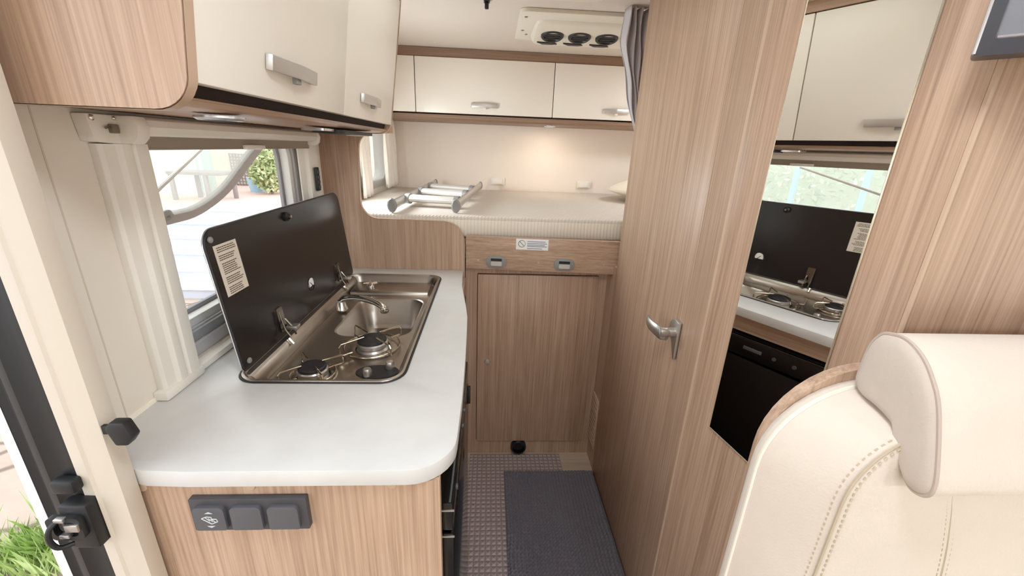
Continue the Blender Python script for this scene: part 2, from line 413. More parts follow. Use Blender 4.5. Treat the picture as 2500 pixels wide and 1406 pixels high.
# opened pane: hinged along the top, swung out about 42 degrees
hx, hz, ax_, az_ = -.724, 1.46, -.669, -.743
a_len = .405
def P3(y, t, off=0): return Vector((hx+ax_*t-az_*off*1.0, y, hz+az_*t+ax_*off*1.0))
po = rrect(.70, 1.535, 0, a_len, (.01, .01, .15, .15), 10)
pi_ = rrect(.745, 1.485, .01, a_len-.042, (.01, .01, .12, .12), 10)
pn = MB(); pn.loops([[P3(y, t, .004) for y, t in po], [P3(y, t, -.004) for y, t in po]])
pane = pn.build('pane', 'pane', w1)
pe = MB()
ko = len(po)
def ringloop(o1, o2, off): return [P3(y, t, off) for y, t in o1], [P3(y, t, off) for y, t in o2]
A1, A2 = ringloop(po, pi_, .006); B1, B2 = ringloop(po, pi_, -.012)
pe.loops([A1, A2, B2, B1, A1], False, False)
pe.build('pane_seal', plain('seal_grey', '#8c8480', .6), pane)
lc = MB().lathe([(0, 0), (.020, 0), (.022, .004), (.018, .016), (0, .016)], P3(1.255, a_len-.055, .005), axis=(Vector((0, 1, 0)), Vector((ax_, 0, az_)), Vector((-az_, 0, ax_))), n=20)
lc.tube([P3(1.255, a_len-.055, .016), P3(1.195, a_len-.05, .022)], [.012, .009]); lc.build('pane_latch', plain('latch_grey', '#857c78', .5), pane)
MB().tube([(-.680, .865, 1.297), (-.7925, 1.225, 1.384)], .0045).build('stay_arm', 'white', w1)

# ------------------------------------------------------------------ roller blind with its side rails
rb = thing('roller_blind', (-.62, 1.15, .94), 'cream roller blind cassette with side rails around the kitchen window', 'blind')
cas = [(-.630, 1.415), (-.592, 1.415), (-.584, 1.419), (-.579, 1.430), (-.582, 1.441), (-.590, 1.446), (-.630, 1.446)]
MB().prism(cas, 'y', .772, 1.490).build('cassette', 'white_plastic', rb, bev=.001)
for y0, y1 in ((.745, .772), (1.490, 1.506)):
    oc = [(-.630, 1.402), (-.588, 1.402), (-.578, 1.412), (-.574, 1.430), (-.580, 1.446), (-.630, 1.446)]
    MB().prism(oc, 'y', y0, y1).build('end_cap', 'white_plastic', rb, bev=.003)
br = MB().prism([(.695, 1.446), (.700, 1.405), (.772, 1.400), (.776, 1.425), (.765, 1.446)], 'x', -.630, -.607).build('bracket', 'white_plastic', rb, bev=.003)
for y, z, r in ((.703, 1.440, .0045), (.752, 1.413, .004), (.742, 1.441, .003)): MB().lathe([(0, 0), (r, 0), (r, .003), (r*.5, .005), (0, .005)], (-.608, y, z), 'x', 14).build('screw', 'chrome', br)
sm = B(-.608, -.600, .728, .742, 1.418, 1.432, .002); sm.tube([(-.604, .728, 1.428), (-.600, .716, 1.426)], .002); sm.build('spring_hook', plain('worn_metal', '#8a8070', .4, .6), br)
lr = MB().prism([(-.630, .712), (-.618, .712), (-.613, .717), (-.613, .740), (-.607, .746), (-.607, .764), (-.614, .770), (-.607, .774), (-.607, .800), (-.612, .806), (-.640, .806), (-.640, .795), (-.630, .790)], 'z', .955, 1.402)
lr.build('side_rail', 'white_plastic', rb, bev=.001)
B(-.630, -.604, .700, .808, .938, .956, .003).build('rail_foot', 'white_plastic', rb)
MB().prism([(-.630, 1.600), (-.613, 1.578), (-.610, 1.572), (-.610, 1.535), (-.614, 1.528), (-.614, 1.50), (-.618, 1.494), (-.630, 1.490), (-.640, 1.470), (-.645, 1.470)], 'z', .94, 1.446).build('side_rail', 'white_plastic', rb, bev=.001)
B(-.618, -.613, .800, 1.498, 1.394, 1.418).build('blind_fabric', 'blind', rb)
pb = B(-.622, -.612, .800, 1.498, 1.3915, 1.396, .002).build('pull_bar', 'blind', rb)
B(-.616, -.600, 1.105, 1.19, 1.391, 1.402, .003).build('pull_grip', 'white_plastic', pb)
B(-.64, -.612, .806, 1.53, .938, .953, .003).build('lower_rail', 'white_plastic', rb)

# ------------------------------------------------------------------ partition with cut-out
part = [(-.629, 0), (-.096, 0), (-.096, 1.040), (-.099, 1.056)]
for a in range(1, 8):
    an = a/8*PI/2; part.append((-.184+.085*math.cos(an), 1.056+.080*math.sin(an)))
part += [(-.184, 1.136), (-.43, 1.139)]
for a in range(1, 9):
    an = -PI/2-a/8*PI/2; part.append((-.430+.065*math.cos(an), 1.204+.065*math.sin(an)))
part += [(-.492, 1.312), (-.487, 1.395)]
for a in range(1, 9):
    an = PI-a/8*PI/2; part.append((-.432+.054*math.cos(an), 1.400+.051*math.sin(an)))
part += [(-.36, 1.452), (-.36, CZ), (-.629, CZ)]
pt = thing('partition_panel', (-.4, 1.62, 0), 'wood partition with rounded cutout between the worktop and the bed', 'partition')
MB().prism(part, 'y', 1.6205, 1.637).build('panel', 'wood_v', pt)
edge_path = [p for p in part[2:-3]]
eb = MB(); eo = []
L1 = [(x, 1.6195, z) for x, z in edge_path]; L2 = [(x, 1.638, z) for x, z in edge_path]
eb.tube([(x, 1.6205, z) for x, z in edge_path], .0016, 6)
eb.build('edge_band', 'edge', pt)
# little black control pad at the partition
t = thing('remote_control', (-.605, 1.52, 1.25), 'slim black remote control on the window frame beside the wood partition', 'remote control')
B(-.6105, -.601, 1.507, 1.531, 1.250, 1.330, .003).build('body', 'black', t)
km = MB()
for i in range(4):
    for j in range(2): km.box(-.6012, -.5995, 1.510+j*.010, 1.5175+j*.010, 1.258+i*.017, 1.268+i*.017, .0006)
km.build('keys', 'anth2', t)

# ------------------------------------------------------------------ worktop and kitchen block
HC = .937
ct = [(-.629, .545), (-.575, .540), (-.552, .531), (-.518, .523), (-.454, .520), (-.125, .520)]
for a in range(1, 8):
    an = -PI/2+a/8*PI/2; ct.append((-.125+.076*math.cos(an), .596+.076*math.sin(an)))
ct += [(-.049, .60), (-.048, .714), (-.051, .88), (-.055, 1.0), (-.060, 1.133), (-.070, 1.23), (-.082, 1.322), (-.094, 1.42), (-.100, 1.52), (-.102, 1.619), (-.629, 1.619)]
HOB = (-.531, -.180, .768, 1.538)
hob_hole = rrect(HOB[0]+.012, HOB[1]-.012, HOB[2]+.012, HOB[3]-.012, .04)
wt = thing('worktop', (-.34, 1.07, HC-.032), 'off-white kitchen worktop with rounded front corner', 'worktop')
MB().prism(ct, 'z', HC-.030, HC, holes=[hob_hole]).build('slab', 'counter', wt, bev=.0025)

kb = thing('kitchen_cabinet', (-.35, 1.07, 0), 'oak kitchen cabinet under the off-white worktop', 'cabinet')
B(-.628, -.0745, .531, .549, 0, HC-.031).build('end_panel', 'wood_v', kb)
B(-.0745, -.0730, .531, .549, 0, HC-.031).build('edge_band', 'edge', kb)
B(-.628, -.100, 1.10, 1.617, 0, HC-.16).build('carcass', 'wood_v', kb)
B(-.110, -.092, .549, 1.617, .842, HC-.031).build('top_rail', 'wood_y', kb)
cm = MB()
for x in (-.532, -.369, -.149):
    cp = MB().lathe([(0, 0), (.0075, 0), (.0075, .002), (.006, .003), (0, .003)], (x, .531, .8985), axis=(Vector((1, 0, 0)), Vector((0, 0, 1)), Vector((0, -1, 0))), n=18)
    cp.build('screw_cap', 'edge', kb)
# fridge
fr = thing('fridge', (-.3, .8, 0), 'glossy black fridge built in under the worktop', 'fridge')
B(-.60, -.080, .556, 1.045, .012, .835).build('body', 'black', fr)
fd = B(-.080, -.053, .552, 1.050, .02, .765, .004).build('door', 'gloss_black', fr)
cpn = B(-.080, -.054, .552, 1.050, .772, .835, .004).build('control_panel', 'gloss_black', fr)
for z in (.848-.03, .793-.035):
    B(-.0765, -.0515, .5505, .5525, z, z+.003).build('trim_line', 'satin', cpn if z > .77 else fd)
for y in (.62, .80, .86): MB().lathe([(0, 0), (.006, 0), (.006, .004), (0, .004)], (-.054, y, .805), 'x', 14).build('knob', 'anthracite', cpn)
B(-.055, -.0525, .90, .96, .800, .812, .001).build('display', 'anth2', cpn)
B(-.0545, -.046, 1.036, 1.05, .70, .755, .002).build('handle', 'black', fd)

# switch panel on the end panel
sp = thing('switch_panel', (-.37, .53, .82), 'anthracite three-gang switch panel on the kitchen end panel', 'switch panel')
SX = (-.462, -.283, .8185, .882)
MB().prism(rrect(*SX, .002), 'y', .521, .5308).build('frame', 'anthracite', sp, bev=.003)
for i, cx in enumerate((-.4315, -.3755, -.3185)):
    k = MB().prism(rrect(cx-.0235, cx+.0235, .8255, .871, (.003, .003, .008, .008)), 'y', .514, .5215).build('rocker', 'anth2', sp, bev=.002)
    if i == 0:
        ic = MB()
        def seg(a, b, r=.0008): ic.tube([(a[0], .5135, a[1]), (b[0], .5135, b[1])], r, 5)
        X, Z = cx+.001, .848
        steps = [(-.012, .003), (-.004, .0065), (.003, .0055), (.003, .002), (.010, .0015), (.0115, -.0035), (.002, -.008), (-.012, .003)]
        for a, b in zip(steps, steps[1:]): seg((X+a[0], Z+a[1]), (X+b[0], Z+b[1]))
        for q in (-.006, -.002, .002): seg((X+q, Z+.003-q*.3), (X+q+.006, Z-.004-q*.3))
        ic.prism([(X-.006, .8605), (X+.006, .8605), (X, .864)], 'y', .5133, .514); ic.prism([(X-.006, .8355), (X+.006, .8355), (X, .832)], 'y', .5133, .514)
        ic.build('step_icon', 'icon', k)

# ------------------------------------------------------------------ hob and sink unit
hs = thing('hob_sink', (-.355, 1.15, HC), 'stainless steel hob and sink unit with raised smoked glass lid', 'hob and sink')
TZ = .905
O1 = lambda i, r: rrect(HOB[0]+i, HOB[1]-i, HOB[2]+i, HOB[3]-i, r, 8)
def at(l, z): return [(u, v, z) for u, v in l]
BX = (-.440, -.218, 1.06, 1.365)       # bowl rim
rm = MB()
rm.loops([at(O1(0, .05), HC), at(O1(.002, .048), HC+.004), at(O1(.007, .044), HC+.005), at(O1(.011, .041), HC+.002), at(O1(.015, .038), HC-.004), at(O1(.022, .034), TZ+.006), at(O1(.030, .03), TZ)], False, False)
rim = rm.build('rim', 'steel', hs)
MB().tube([Vector((u, v, HC+.001)) for u, v in O1(-.001, .051)], .0022, 6, True).build('gasket', 'burner', rim)
tr = MB(); ins = O1(.030, .03); bowl_r = rrect(*BX, .05, 8); bcut = rrect(*BX, .05, 8)
fl = [list(ins), list(bcut)]
flat = [p for l in fl for p in l]
tris = tessellate_polygon([[Vector((p[0], p[1], 0)) for p in l] for l in fl])
tr.add([(u, v, TZ) for u, v in flat], [tuple(t) for t in tris])
tr.build('hob_tray', 'steel', hs)
def inset(b, i, r): return rrect(b[0]+i, b[1]-i, b[2]+i, b[3]-i, max(r, .01), 8)
bw = MB().loops([at(inset(BX, 0, .05), TZ), at(inset(BX, .004, .047), TZ-.002), at(inset(BX, .008, .046), TZ-.01), at(inset(BX, .018, .04), .815), at(inset(BX, .026, .036), .802), at(inset(BX, .045, .03), .798)], False, True)
bowl = bw.build('sink_bowl', 'steel', hs)
MB().lathe([(.012, 0), (.028, 0), (.030, .002), (.028, .004), (.014, .002), (0, .001)], (-.285, 1.20, .799), 'z', 24, False).build('drain', 'chrome', bowl)
# back ledge carrying the lid and a shallow step in the tray
lg = MB().prism([(HOB[0]+.006, TZ), (HOB[0]+.006, HC+.002), (HOB[0]+.024, HC+.001), (HOB[0]+.032, HC-.006), (HOB[0]+.040, TZ)], 'y', HOB[2]+.03, HOB[3]-.03)
lg.build('back_ledge', 'steel', hs, bev=.002)
MB().prism([(1.395, TZ-.001), (1.400, TZ+.010), (1.412, TZ+.012), (1.500, TZ+.014), (1.508, TZ-.001)], 'x', -.49, -.215).build('drain_ledge', 'steel', hs, bev=.003)

def burner(cx, cy, rc, name='burner'):
    b = MB().lathe([(rc*1.7, 0), (rc*1.75, .004), (rc*1.5, .007), (rc*1.25, .006), (rc*1.2, .004)], (cx, cy, TZ), 'z', 36, False).build(name, 'steel', hs)
    MB().lathe([(rc*1.15, .002), (rc*1.0, .008), (rc*1.0, .011), (rc*1.10, .013), (rc*1.10, .021), (rc*1.0, .024), (rc*.9, .024)], (cx, cy, TZ), 'z', 36, False).build('burner_ring', 'satin', b)
    MB().lathe([(rc*.95, .022), (rc*1.02, .026), (rc*1.0, .030), (rc*.9, .032), (0, .0325)], (cx, cy, TZ), 'z', 36).build('burner_cap', 'burner', b)
    return b
b2 = burner(-.300, .985, .036); b1 = burner(-.395, .842, .030)
def grate(cx, cy, R, rt, a0, zt, par):
    g = MB()
    g.tube([(cx+R*math.cos(2*PI*i/40), cy+R*math.sin(2*PI*i/40), TZ+.011) for i in range(40)], .0023, 8, True)
    for k in range(4):
        a = a0+k*PI/2; c, s = math.cos(a), math.sin(a); px, py = -s*.004, c*.004
        g.tube([(cx+c*(R-.012)+px, cy+s*(R-.012)+py, TZ+.012), (cx+c*(rt-.004)+px, cy+s*(rt-.004)+py, TZ+.013), (cx+c*rt, cy+s*rt, TZ+.018), (cx+c*rt, cy+s*rt, zt-.006), (cx+c*(rt-.005), cy+s*(rt-.005), zt), (cx+c*.022, cy+s*.022, zt+.001)], .0022, 7)
    return g.build('pan_support', 'wire', par)
grate(-.300, .985, .070, .088, PI/4, .945, b2); grate(-.395, .842, .048, .070, PI/4-.1, .941, b1)
# knobs in a dark recess at the front right
kr = MB().prism(circle(-.258, .868, .050, 28, .030), 'z', TZ-.001, TZ+.002).build('control_recess', 'burner', hs)
for x, y in ((-.232, .884), (-.276, .850)):
    MB().lathe([(.010, 0), (.011, .012), (.008, .018), (0, .018)], (x, y, TZ+.002), 'z', 18).build('knob', 'satin', kr)
# lid
def LP(y, z, off=0): # lid plane: z from .940 to 1.243, leaning towards the window
    return Vector((-.5225-(z-.94)*.105+off, y, z))
lo = rrect(.806, 1.540, .941, 1.243, (.012, .012, .035, .035), 8)
lid = MB().loops([[LP(y, z, .003) for y, z in lo], [LP(y, z, -.003) for y, z in lo]]).build('lid', 'lidglass', hs)
MB().tube([LP(y, z, 0) for y, z in lo], .0032, 6, True).build('lid_edge', 'burner', lid)
le = rrect(.8035, 1.5425, .9395, 1.2455, (.012, .012, .036, .036), 8)
MB().tube([LP(y, z, -.002) for y, z in le], .0016, 6, True).build('edge_trim', 'silverline', lid)
for y, z in ((.822, 1.226), (.826, .957)):
    MB().lathe([(0, 0), (.0065, 0), (.0065, .003), (.004, .005), (0, .005)], LP(y, z, .003), 'x', 16).build('bumper', 'greyplastic', lid)
st = MB().loops([[LP(y, z, .0036) for y, z in ((.808+.016, 1.212), (.9, 1.212), (.9, 1.105), (.824, 1.105))], [LP(y, z, .0030) for y, z in ((.824, 1.212), (.9, 1.212), (.9, 1.105), (.824, 1.105))]]).build('sticker', 'paper', lid)
tx = MB(); z = 1.207; ln = 0
while z > 1.110:
    gap = ln in (3, 7, 14, 19)
    if not gap:
        x0 = .832+(.003 if ln > 7 else 0); x1 = .894-random.random()*.016
        y = x0
        while y < x1:
            w = random.uniform(.003, .008)
            tx.loops([[LP(a, b, .0040) for a, b in ((y, z), (min(y+w, x1), z), (min(y+w, x1), z-.0018), (y, z-.0018))], [LP(a, b, .0034) for a, b in ((y, z), (min(y+w, x1), z), (min(y+w, x1), z-.0018), (y, z-.0018))]])
            y += w+.0014
    z -= .0042; ln += 1
tx.build('printed_text', 'ink', lid)
gx, gz = 1.188, 1.012
AX = (Vector((0, 1, 0)), Vector((0, 0, 1)), Vector((1, 0, 0)))
gd = MB().lathe([(0, 0), (.0195, 0), (.0195, .0006), (0, .0006)], LP(gx, gz, .003), AX, 30).build('round_label', 'white_label', lid)
gg = MB()
gg.tube([LP(gx+.0185*math.cos(2*PI*i/30), gz+.0185*math.sin(2*PI*i/30), .004) for i in range(30)], .0012, 5, True)
gg.tube([LP(gx-.007, gz+.008, .004), LP(gx+.012, gz-.010, .004)], .0011, 5)
gg.tube([LP(gx-.006, gz-.010, .004), LP(gx+.002, gz-.004, .004), LP(gx-.001, gz-.012, .004)], .0007, 5)
gg.build('label_mark', 'burner', lid)
kn = MB().lathe([(0, 0), (.012, 0), (.012, .006), (.007, .010), (.006, .014), (0, .014)], LP(1.135, 1.222, .003), 'x', 22).build('lid_catch', 'black', lid)
MB().lathe([(0, .0), (.004, 0), (.004, .002), (0, .002)], LP(1.135, 1.222, .017), 'x', 12).build('catch_pin', 'chrome', lid)
for y in (.985, 1.402):
    hg = MB().loops([[LP(yy, zz, .0065) for yy, zz in rrect(y-.014, y+.014, .955, 1.018, .004, 3)], [LP(yy, zz, .003) for yy, zz in rrect(y-.014, y+.014, .955, 1.018, .004, 3)]])
    hg = hg.build('hinge', 'darkmetal', hs)
    MB().tube([LP(y-.011, 1.012, .010), LP(y-.010, .962, .014), (-.500, y-.010, .944)], .0022, 6).tube([LP(y+.008, .985, .010), (-.497, y+.008, .958), (-.495, y+.008, .942)], .0025, 6).build('hinge_arm', 'darkmetal', hg)
    B(-.516, -.488, y+.002, y+.024, .956, .966, .002).build('hinge_block', 'satin', hg)
    MB().tube([(-.502, y-.02, .942), (-.492, y-.02, .928)], .0055, 10).build('hinge_foot', 'chrome', hg)
# tap, folded flat over the bowl
tp = MB().lathe([(.016, 0), (.018, .004), (.015, .016), (.012, .026), (.011, .034), (0, .040)], (-.462, 1.235, TZ+.006), 'z', 20).build('tap', 'chrome', hs)
sp_ = [(-.462, 1.235, .940), (-.450, 1.233, .951), (-.42, 1.226, .957), (-.385, 1.216, .958), (-.35, 1.203, .953), (-.325, 1.19, .945), (-.318, 1.186, .937)]
MB().tube(catmull(sp_, 5), [.010]*31, 12).build('spout', 'chrome', tp)
MB().lathe([(0, 0), (.012, 0), (.0135, .005), (.011, .016), (0, .016)], (-.3165, 1.1855, .926), 'z', 16).build('aerator', 'chrome', tp)
kb2 = MB().lathe([(.014, 0), (.014, .008), (.010, .012), (0, .012)], (-.430, 1.445, TZ+.012), 'z', 18)
for k in range(4):
    a = k*PI/2+.3; kb2.tube([(-.430, 1.445, TZ+.026), (-.430+.024*math.cos(a), 1.445+.024*math.sin(a), TZ+.028)], [.006, .0045], 8)
kb2.build('tap_knob', 'chrome', hs)

# ------------------------------------------------------------------ overhead cabinet
OY0, OY1, OZ = .549, 1.602, 1.448
XB = -.356                     # door face at its lower edge
def dx(z): return XB+(z-1.478)*.137
oh = thing('overhead_cabinet', (-.49, 1.07, OZ), 'overhead kitchen cabinet with two cream doors and oak ends', 'cabinet')
prof = [(-.629, OZ), (dx(1.49)-.045, OZ)]
for a in range(1, 8):
    an = -PI/2+a/8*PI/2; prof.append((dx(1.49)-.045+.045*math.cos(an), OZ+.043+.043*math.sin(an)))
prof += [(dx(1.50), 1.50), (dx(CZ-.005), CZ-.005), (-.629, CZ-.005)]
MB().prism(prof, 'y', OY0, OY0+.018).build('end_panel', 'wood_v', oh)
MB().prism(prof, 'y', OY1-.018, OY1).build('end_panel', 'wood_v', oh)
et = [(x+.0004, OY0+.006, z) for x, z in prof[1:-1]]
eb = MB()
off = [(x+.0015, z) if i > 6 else (x+.0007, z-.0012) for i, (x, z) in enumerate(prof[:-1])]
eb.loops([[(x, OY0+.001, z) for x, z in off], [(x, OY0+.018, z) for x, z in off]], False, False, closed=False)
eb.build('edge_band', 'edge', oh)
# curved lower rail
q = [(-.629, OZ+.004), (dx(1.49)-.047, OZ+.004)]
for a in range(1, 5):
    an = -PI/2+a/8*PI/2; q.append((dx(1.49)-.047+.043*math.cos(an), OZ+.045+.041*math.sin(an)))
q += [(q[-1][0]-.02, q[-1][1]+.001), (-.629, OZ+.02)]
MB().prism(q, 'y', OY0+.018, OY1-.018).build('bottom_rail', 'wood_y', oh)
MB().prism([(-.629, OZ+.008), (dx(1.49)-.034, OZ+.008), (dx(1.46)-.022, OZ+.014), (dx(1.5)-.019, 1.50), (dx(CZ-.005)-.019, CZ-.005), (-.629, CZ-.005)], 'y', OY0+.018, OY1-.018).build('carcass', 'dark', oh)
def handle_mb(L):
    """bow handle along +y, projecting +x, centred on the origin; two facets and a push tab"""
    h = MB()
    pr = [(-L/2, .003), (-L/2+.004, .012), (-.004, .022), (.004, .0222), (L/2-.004, .014), (L/2, .003), (L/2-.016, .003), (L/2-.016, .008), (0, .0165), (-L/2+.016, .008), (-L/2+.016, .003)]
    h.prism([(y, x) for y, x in pr], 'z', -.0115, .0115)
    h.v = [(b, a, c) for a, b, c in h.v]
    return h
MB().prism([(dx(1.862), 1.862), (dx(1.9), CZ-.005), (dx(1.9)-.03, CZ-.005), (dx(1.862)-.03, 1.862)], 'y', OY0+.018, OY1-.018).build('top_rail', 'wood_y', oh)
for y0, y1, hy in ((OY0+.004, 1.092, .812), (1.096, OY1-.002, 1.30)):
    dd = MB().loops([[(dx(z)-o2, y, z) for y, z in ((y0, 1.480), (y1, 1.480), (y1, 1.858), (y0, 1.858))] for o2 in (0, .018)]).build('door', 'cream', oh, bev=.0015)
    h = handle_mb(.175); ang = math.atan(.137)
    mt = Matrix.Translation((dx(1.532)-.001, hy, 1.532)) @ Matrix.Rotation(ang, 4, 'Y')
    h.xform(mt).build('handle', 'alu', dd, bev=.001)
    B(dx(1.517)+.006, dx(1.517)+.016, hy-.008, hy+.006, 1.510, 1.5205, .001).build('push_lock', 'greyplastic', dd)
# spotlight and dark flat fitting of unclear use below
for y in (.70,):
    t = thing('under_cabinet_spotlight', (-.405, y, OZ), 'small round spotlight under the overhead cabinet above the hob', 'spotlight')
    MB().lathe([(.020, 0), (.034, 0), (.034, -.003), (.030, -.006), (.022, -.006)], (-.415, y, OZ+.0005), 'z', 28, False).build('ring', 'silverline', t)
    MB().lathe([(0, -.004), (.022, -.004)], (-.415, y, OZ+.0005), 'z', 24, False).build('lens', 'lampglass', t)
t = thing('flat_fitting', (-.41, 1.30, OZ), 'flat dark fitting under the far end of the overhead cabinet', 'light fitting')
MB().prism(rrect(-.47, -.385, 1.16, 1.46, .02), 'z', OZ-.010, OZ-.0005).build('housing', 'burner', t, bev=.003)
B(-.455, -.40, 1.40, 1.45, OZ-.0115, OZ-.009).build('lens', 'lampglass', t)
MB().prism(rrect(-.46, -.40, 1.08, 1.15, .01), 'z', OZ-.006, OZ-.0005).build('clip', 'silverline', t)

# ------------------------------------------------------------------ rear lockers over the bed
RY = 2.47
rl = thing('rear_locker', (.4, 2.6, 1.55), 'row of cream lockers across the rear wall above the bed', 'locker')
B(-.628, 1.498, RY+.004, 2.738, 1.584, 1.858).build('carcass', 'dark', rl)
MB().prism([(RY-.004, 1.858), (RY-.004, CZ-.002), (2.738, CZ-.002), (2.738, 1.858)], 'x', -.628, 1.498).build('top_rail', 'brown', rl)
MB().prism([(RY+.002, 1.578), (RY+.002, 1.562), (RY+.012, 1.550), (RY+.03, 1.547), (2.738, 1.547), (2.738, 1.585), (RY+.02, 1.585)], 'x', -.628, 1.498).build('bottom_rail', 'brown', rl)
for x0, x1, hx0 in ((-.628, -.4145, None), (-.4105, .3370, -.037), (.3410, 1.06, .695), (1.064, 1.498, None)):
    dd = B(x0, x1, RY-.014, RY+.004, 1.586, 1.857, .0012).build('door', 'cream', rl)
    if hx0 is not None:
        h = handle_mb(.150)
        h.v = [(y, -x, z) for x, y, z in h.v]
        h.xform(Matrix.Translation((hx0, RY-.013, 1.631))).build('handle', 'alu', dd, bev=.001)
        B(hx0-.008, hx0+.008, RY-.030, RY-.020, 1.610, 1.620, .001).build('push_lock', 'white_plastic', dd)

# ------------------------------------------------------------------ bed
MZ = 1.155
bb = thing('bed_platform', (.4, 2.2, 0), 'oak platform carrying the mattress of the rear bed', 'bed platform')
B(-.628, 1.498, 1.642, 2.738, .99, 1.065).build('platform', 'wood_x', bb)
mo = lambda i, r=.035: rrect(-.626+i, 1.495-i, 1.640+i, 2.735-i, r, 5)
mtt = thing('mattress', (.43, 2.19, 1.066), 'cream ribbed mattress on the raised rear bed', 'mattress')
MB().loops([at(mo(.001), MZ-.016), at(mo(.003), MZ-.006), at(mo(.010), MZ-.001), at(mo(.022, .03), MZ)]).build('top_cover', 'mattress', mtt, angle=60)
MB().loops([at(mo(.012), 1.067), at(mo(0), 1.078), at(mo(0), MZ-.016), at(mo(.001), MZ-.0155)], True, False).build('border', 'matborder_lit', mtt, angle=60)  # front light on the mattress side put into the paler border colour
# storage cabinet below the bed
sc_ = thing('storage_cabinet', (.2, 1.65, 0), 'oak storage cabinet with one door below the bed', 'cabinet')
B(-.094, .510, 1.6405, 1.660, 0, .989).build('body', 'wood_v', sc_)
MB().prism(rrect(-.045, .468, .079, .920, .003), 'y', 1.640, 1.6405).build('door_gap', 'dark', sc_)
dd = B(-.0425, .4655, 1.6275, 1.640, .0815, .9175, .0015).build('door', 'wood_v', sc_)
MB().lathe([(.0, 0), (.012, 0), (.0125, .003), (.010, .008), (0, .009)], (.002, 1.6275, .511), axis=(Vector((1, 0, 0)), Vector((0, 0, 1)), Vector((0, -1, 0))), n=20).build('knob', 'alu', dd)
t = thing('floor_outlet', (.161, 1.637, .045), 'round black outlet at the foot of the storage cabinet', 'outlet')
YM = (Vector((1, 0, 0)), Vector((0, 0, 1)), Vector((0, -1, 0)))
MB().lathe([(.026, 0), (.037, 0), (.037, .014), (.0375, .018), (.034, .024), (.028, .024)], (.161, 1.640, .046), YM, 30, False).build('ring', 'black', t)
MB().lathe([(0, .014), (.029, .014), (.029, .022)], (.161, 1.640, .046), YM, 30, False).build('flap', 'gloss_black', t)
# bed front board, standing a little askew
fb = thing('bed_front_board', (.2, 1.6, .94), 'oak front board of the bed with two metal latches', 'bed board')
def FY(x): return 1.628-(x+.09)*.075
def fbx(x0, x1, y0, y1, z0, z1, b=.001):
    m = MB().box(x0, x1, y0, y1, z0, z1, b); m.v = [(x, y+FY(x), z) for x, y, z in m.v]; return m
FZ = lambda x: -(x+.09)*.000
fbx(-.092, .520, -.018, 0, .948, 1.083, .002).build('board', 'wood_x', fb)
sg = fbx(.108, .236, -.0192, -.018, 1.036, 1.080, 0).build('notice', 'white_label', fb)
nm = MB()
nm.tube([(.131+.0135*math.cos(2*PI*i/24), -.0194+FY(.131), 1.060+.0135*math.sin(2*PI*i/24)) for i in range(24)], .0011, 5, True)
nm.tube([(.131-.009, -.0194+FY(.122), 1.069), (.131+.009, -.0194+FY(.14), 1.051)], .0011, 5)
nm.build('prohibition_mark', 'mark_ink', sg)
nm = MB()
for z, w in ((1.070, .072), (1.0625, .078), (1.056, .070), (1.0505, .078), (1.042, .06)): nm.add(*(lambda m: (m.v, m.f))(fbx(.152, .152+w, -.0197, -.0190, z-.0016, z+.0016, 0)))
nm.build('printed_text', 'grey_ink', sg)
for cx in (.031, .304):
    lt = MB().prism(rrect(cx-.041, cx+.041, .958, 1.005, .0225, 8), 'y', -.024, -.018); lt.v = [(x, y+FY(x), z) for x, y, z in lt.v]
    lt = lt.build('latch', 'greyplastic', fb, bev=.002)
    s1 = MB().prism(rrect(cx-.022, cx+.022, .986, .996, .002, 3), 'y', -.0255, -.0238); s1.v = [(x, y+FY(x), z) for x, y, z in s1.v]; s1.build('latch_slot', 'black', lt)
    s2 = MB().prism(rrect(cx-.022, cx+.022, .966, .984, .004, 3), 'y', -.0275, -.0238); s2.v = [(x, y+FY(x), z) for x, y, z in s2.v]; s2.build('latch_tab', 'alu', lt)
for cx in (-.042, .2, .462):
    MB().lathe([(0, 0), (.005, 0), (.0048, .002), (0, .003)], (cx, -.018+FY(cx), .984), YM, 14).build('screw_cap', 'edge', fb)

# ladder lying on the mattress
ld = thing('bed_ladder', (-.22, 2.1, MZ), 'grey aluminium ladder lying on the mattress', 'ladder')
RA, RB_ = (Vector((-.388, 1.672, 0)), Vector((-.335, 2.62, 0))), (Vector((-.138, 1.706, 0)), Vector((-.058, 2.56, 0)))
def oval(p, t, w, h, zc, n=12):
    r = Vector((t.y, -t.x, 0))
    return [p+r*(w*math.cos(2*PI*j/n))+Vector((0, 0, zc+h*math.sin(2*PI*j/n))) for j in range(n)]
def rise(y): return MZ+.0295+max(0, y-1.7)*.012
for a, b in (RA, RB_):
    t = (b-a).normalized()
    m = MB().loops([oval(a, t, .010, .021, rise(a.y)), oval(b, t, .010, .021, rise(b.y))]).build('rail', 'alu', ld)
    e = MB()
    e.loops([oval(a-t*.008, t, .013, .025, rise(a.y)), oval(a-t*.004, t, .019, .0285, rise(a.y)), oval(a+t*.010, t, .018, .0275, rise(a.y))]).build('foot_cap', 'greyplastic', m)
    MB().loops([oval(b-t*.012, t, .012, .0235, rise(b.y)), oval(b+t*.008, t, .012, .0235, rise(b.y))]).build('end_cap', 'greyplastic', m)
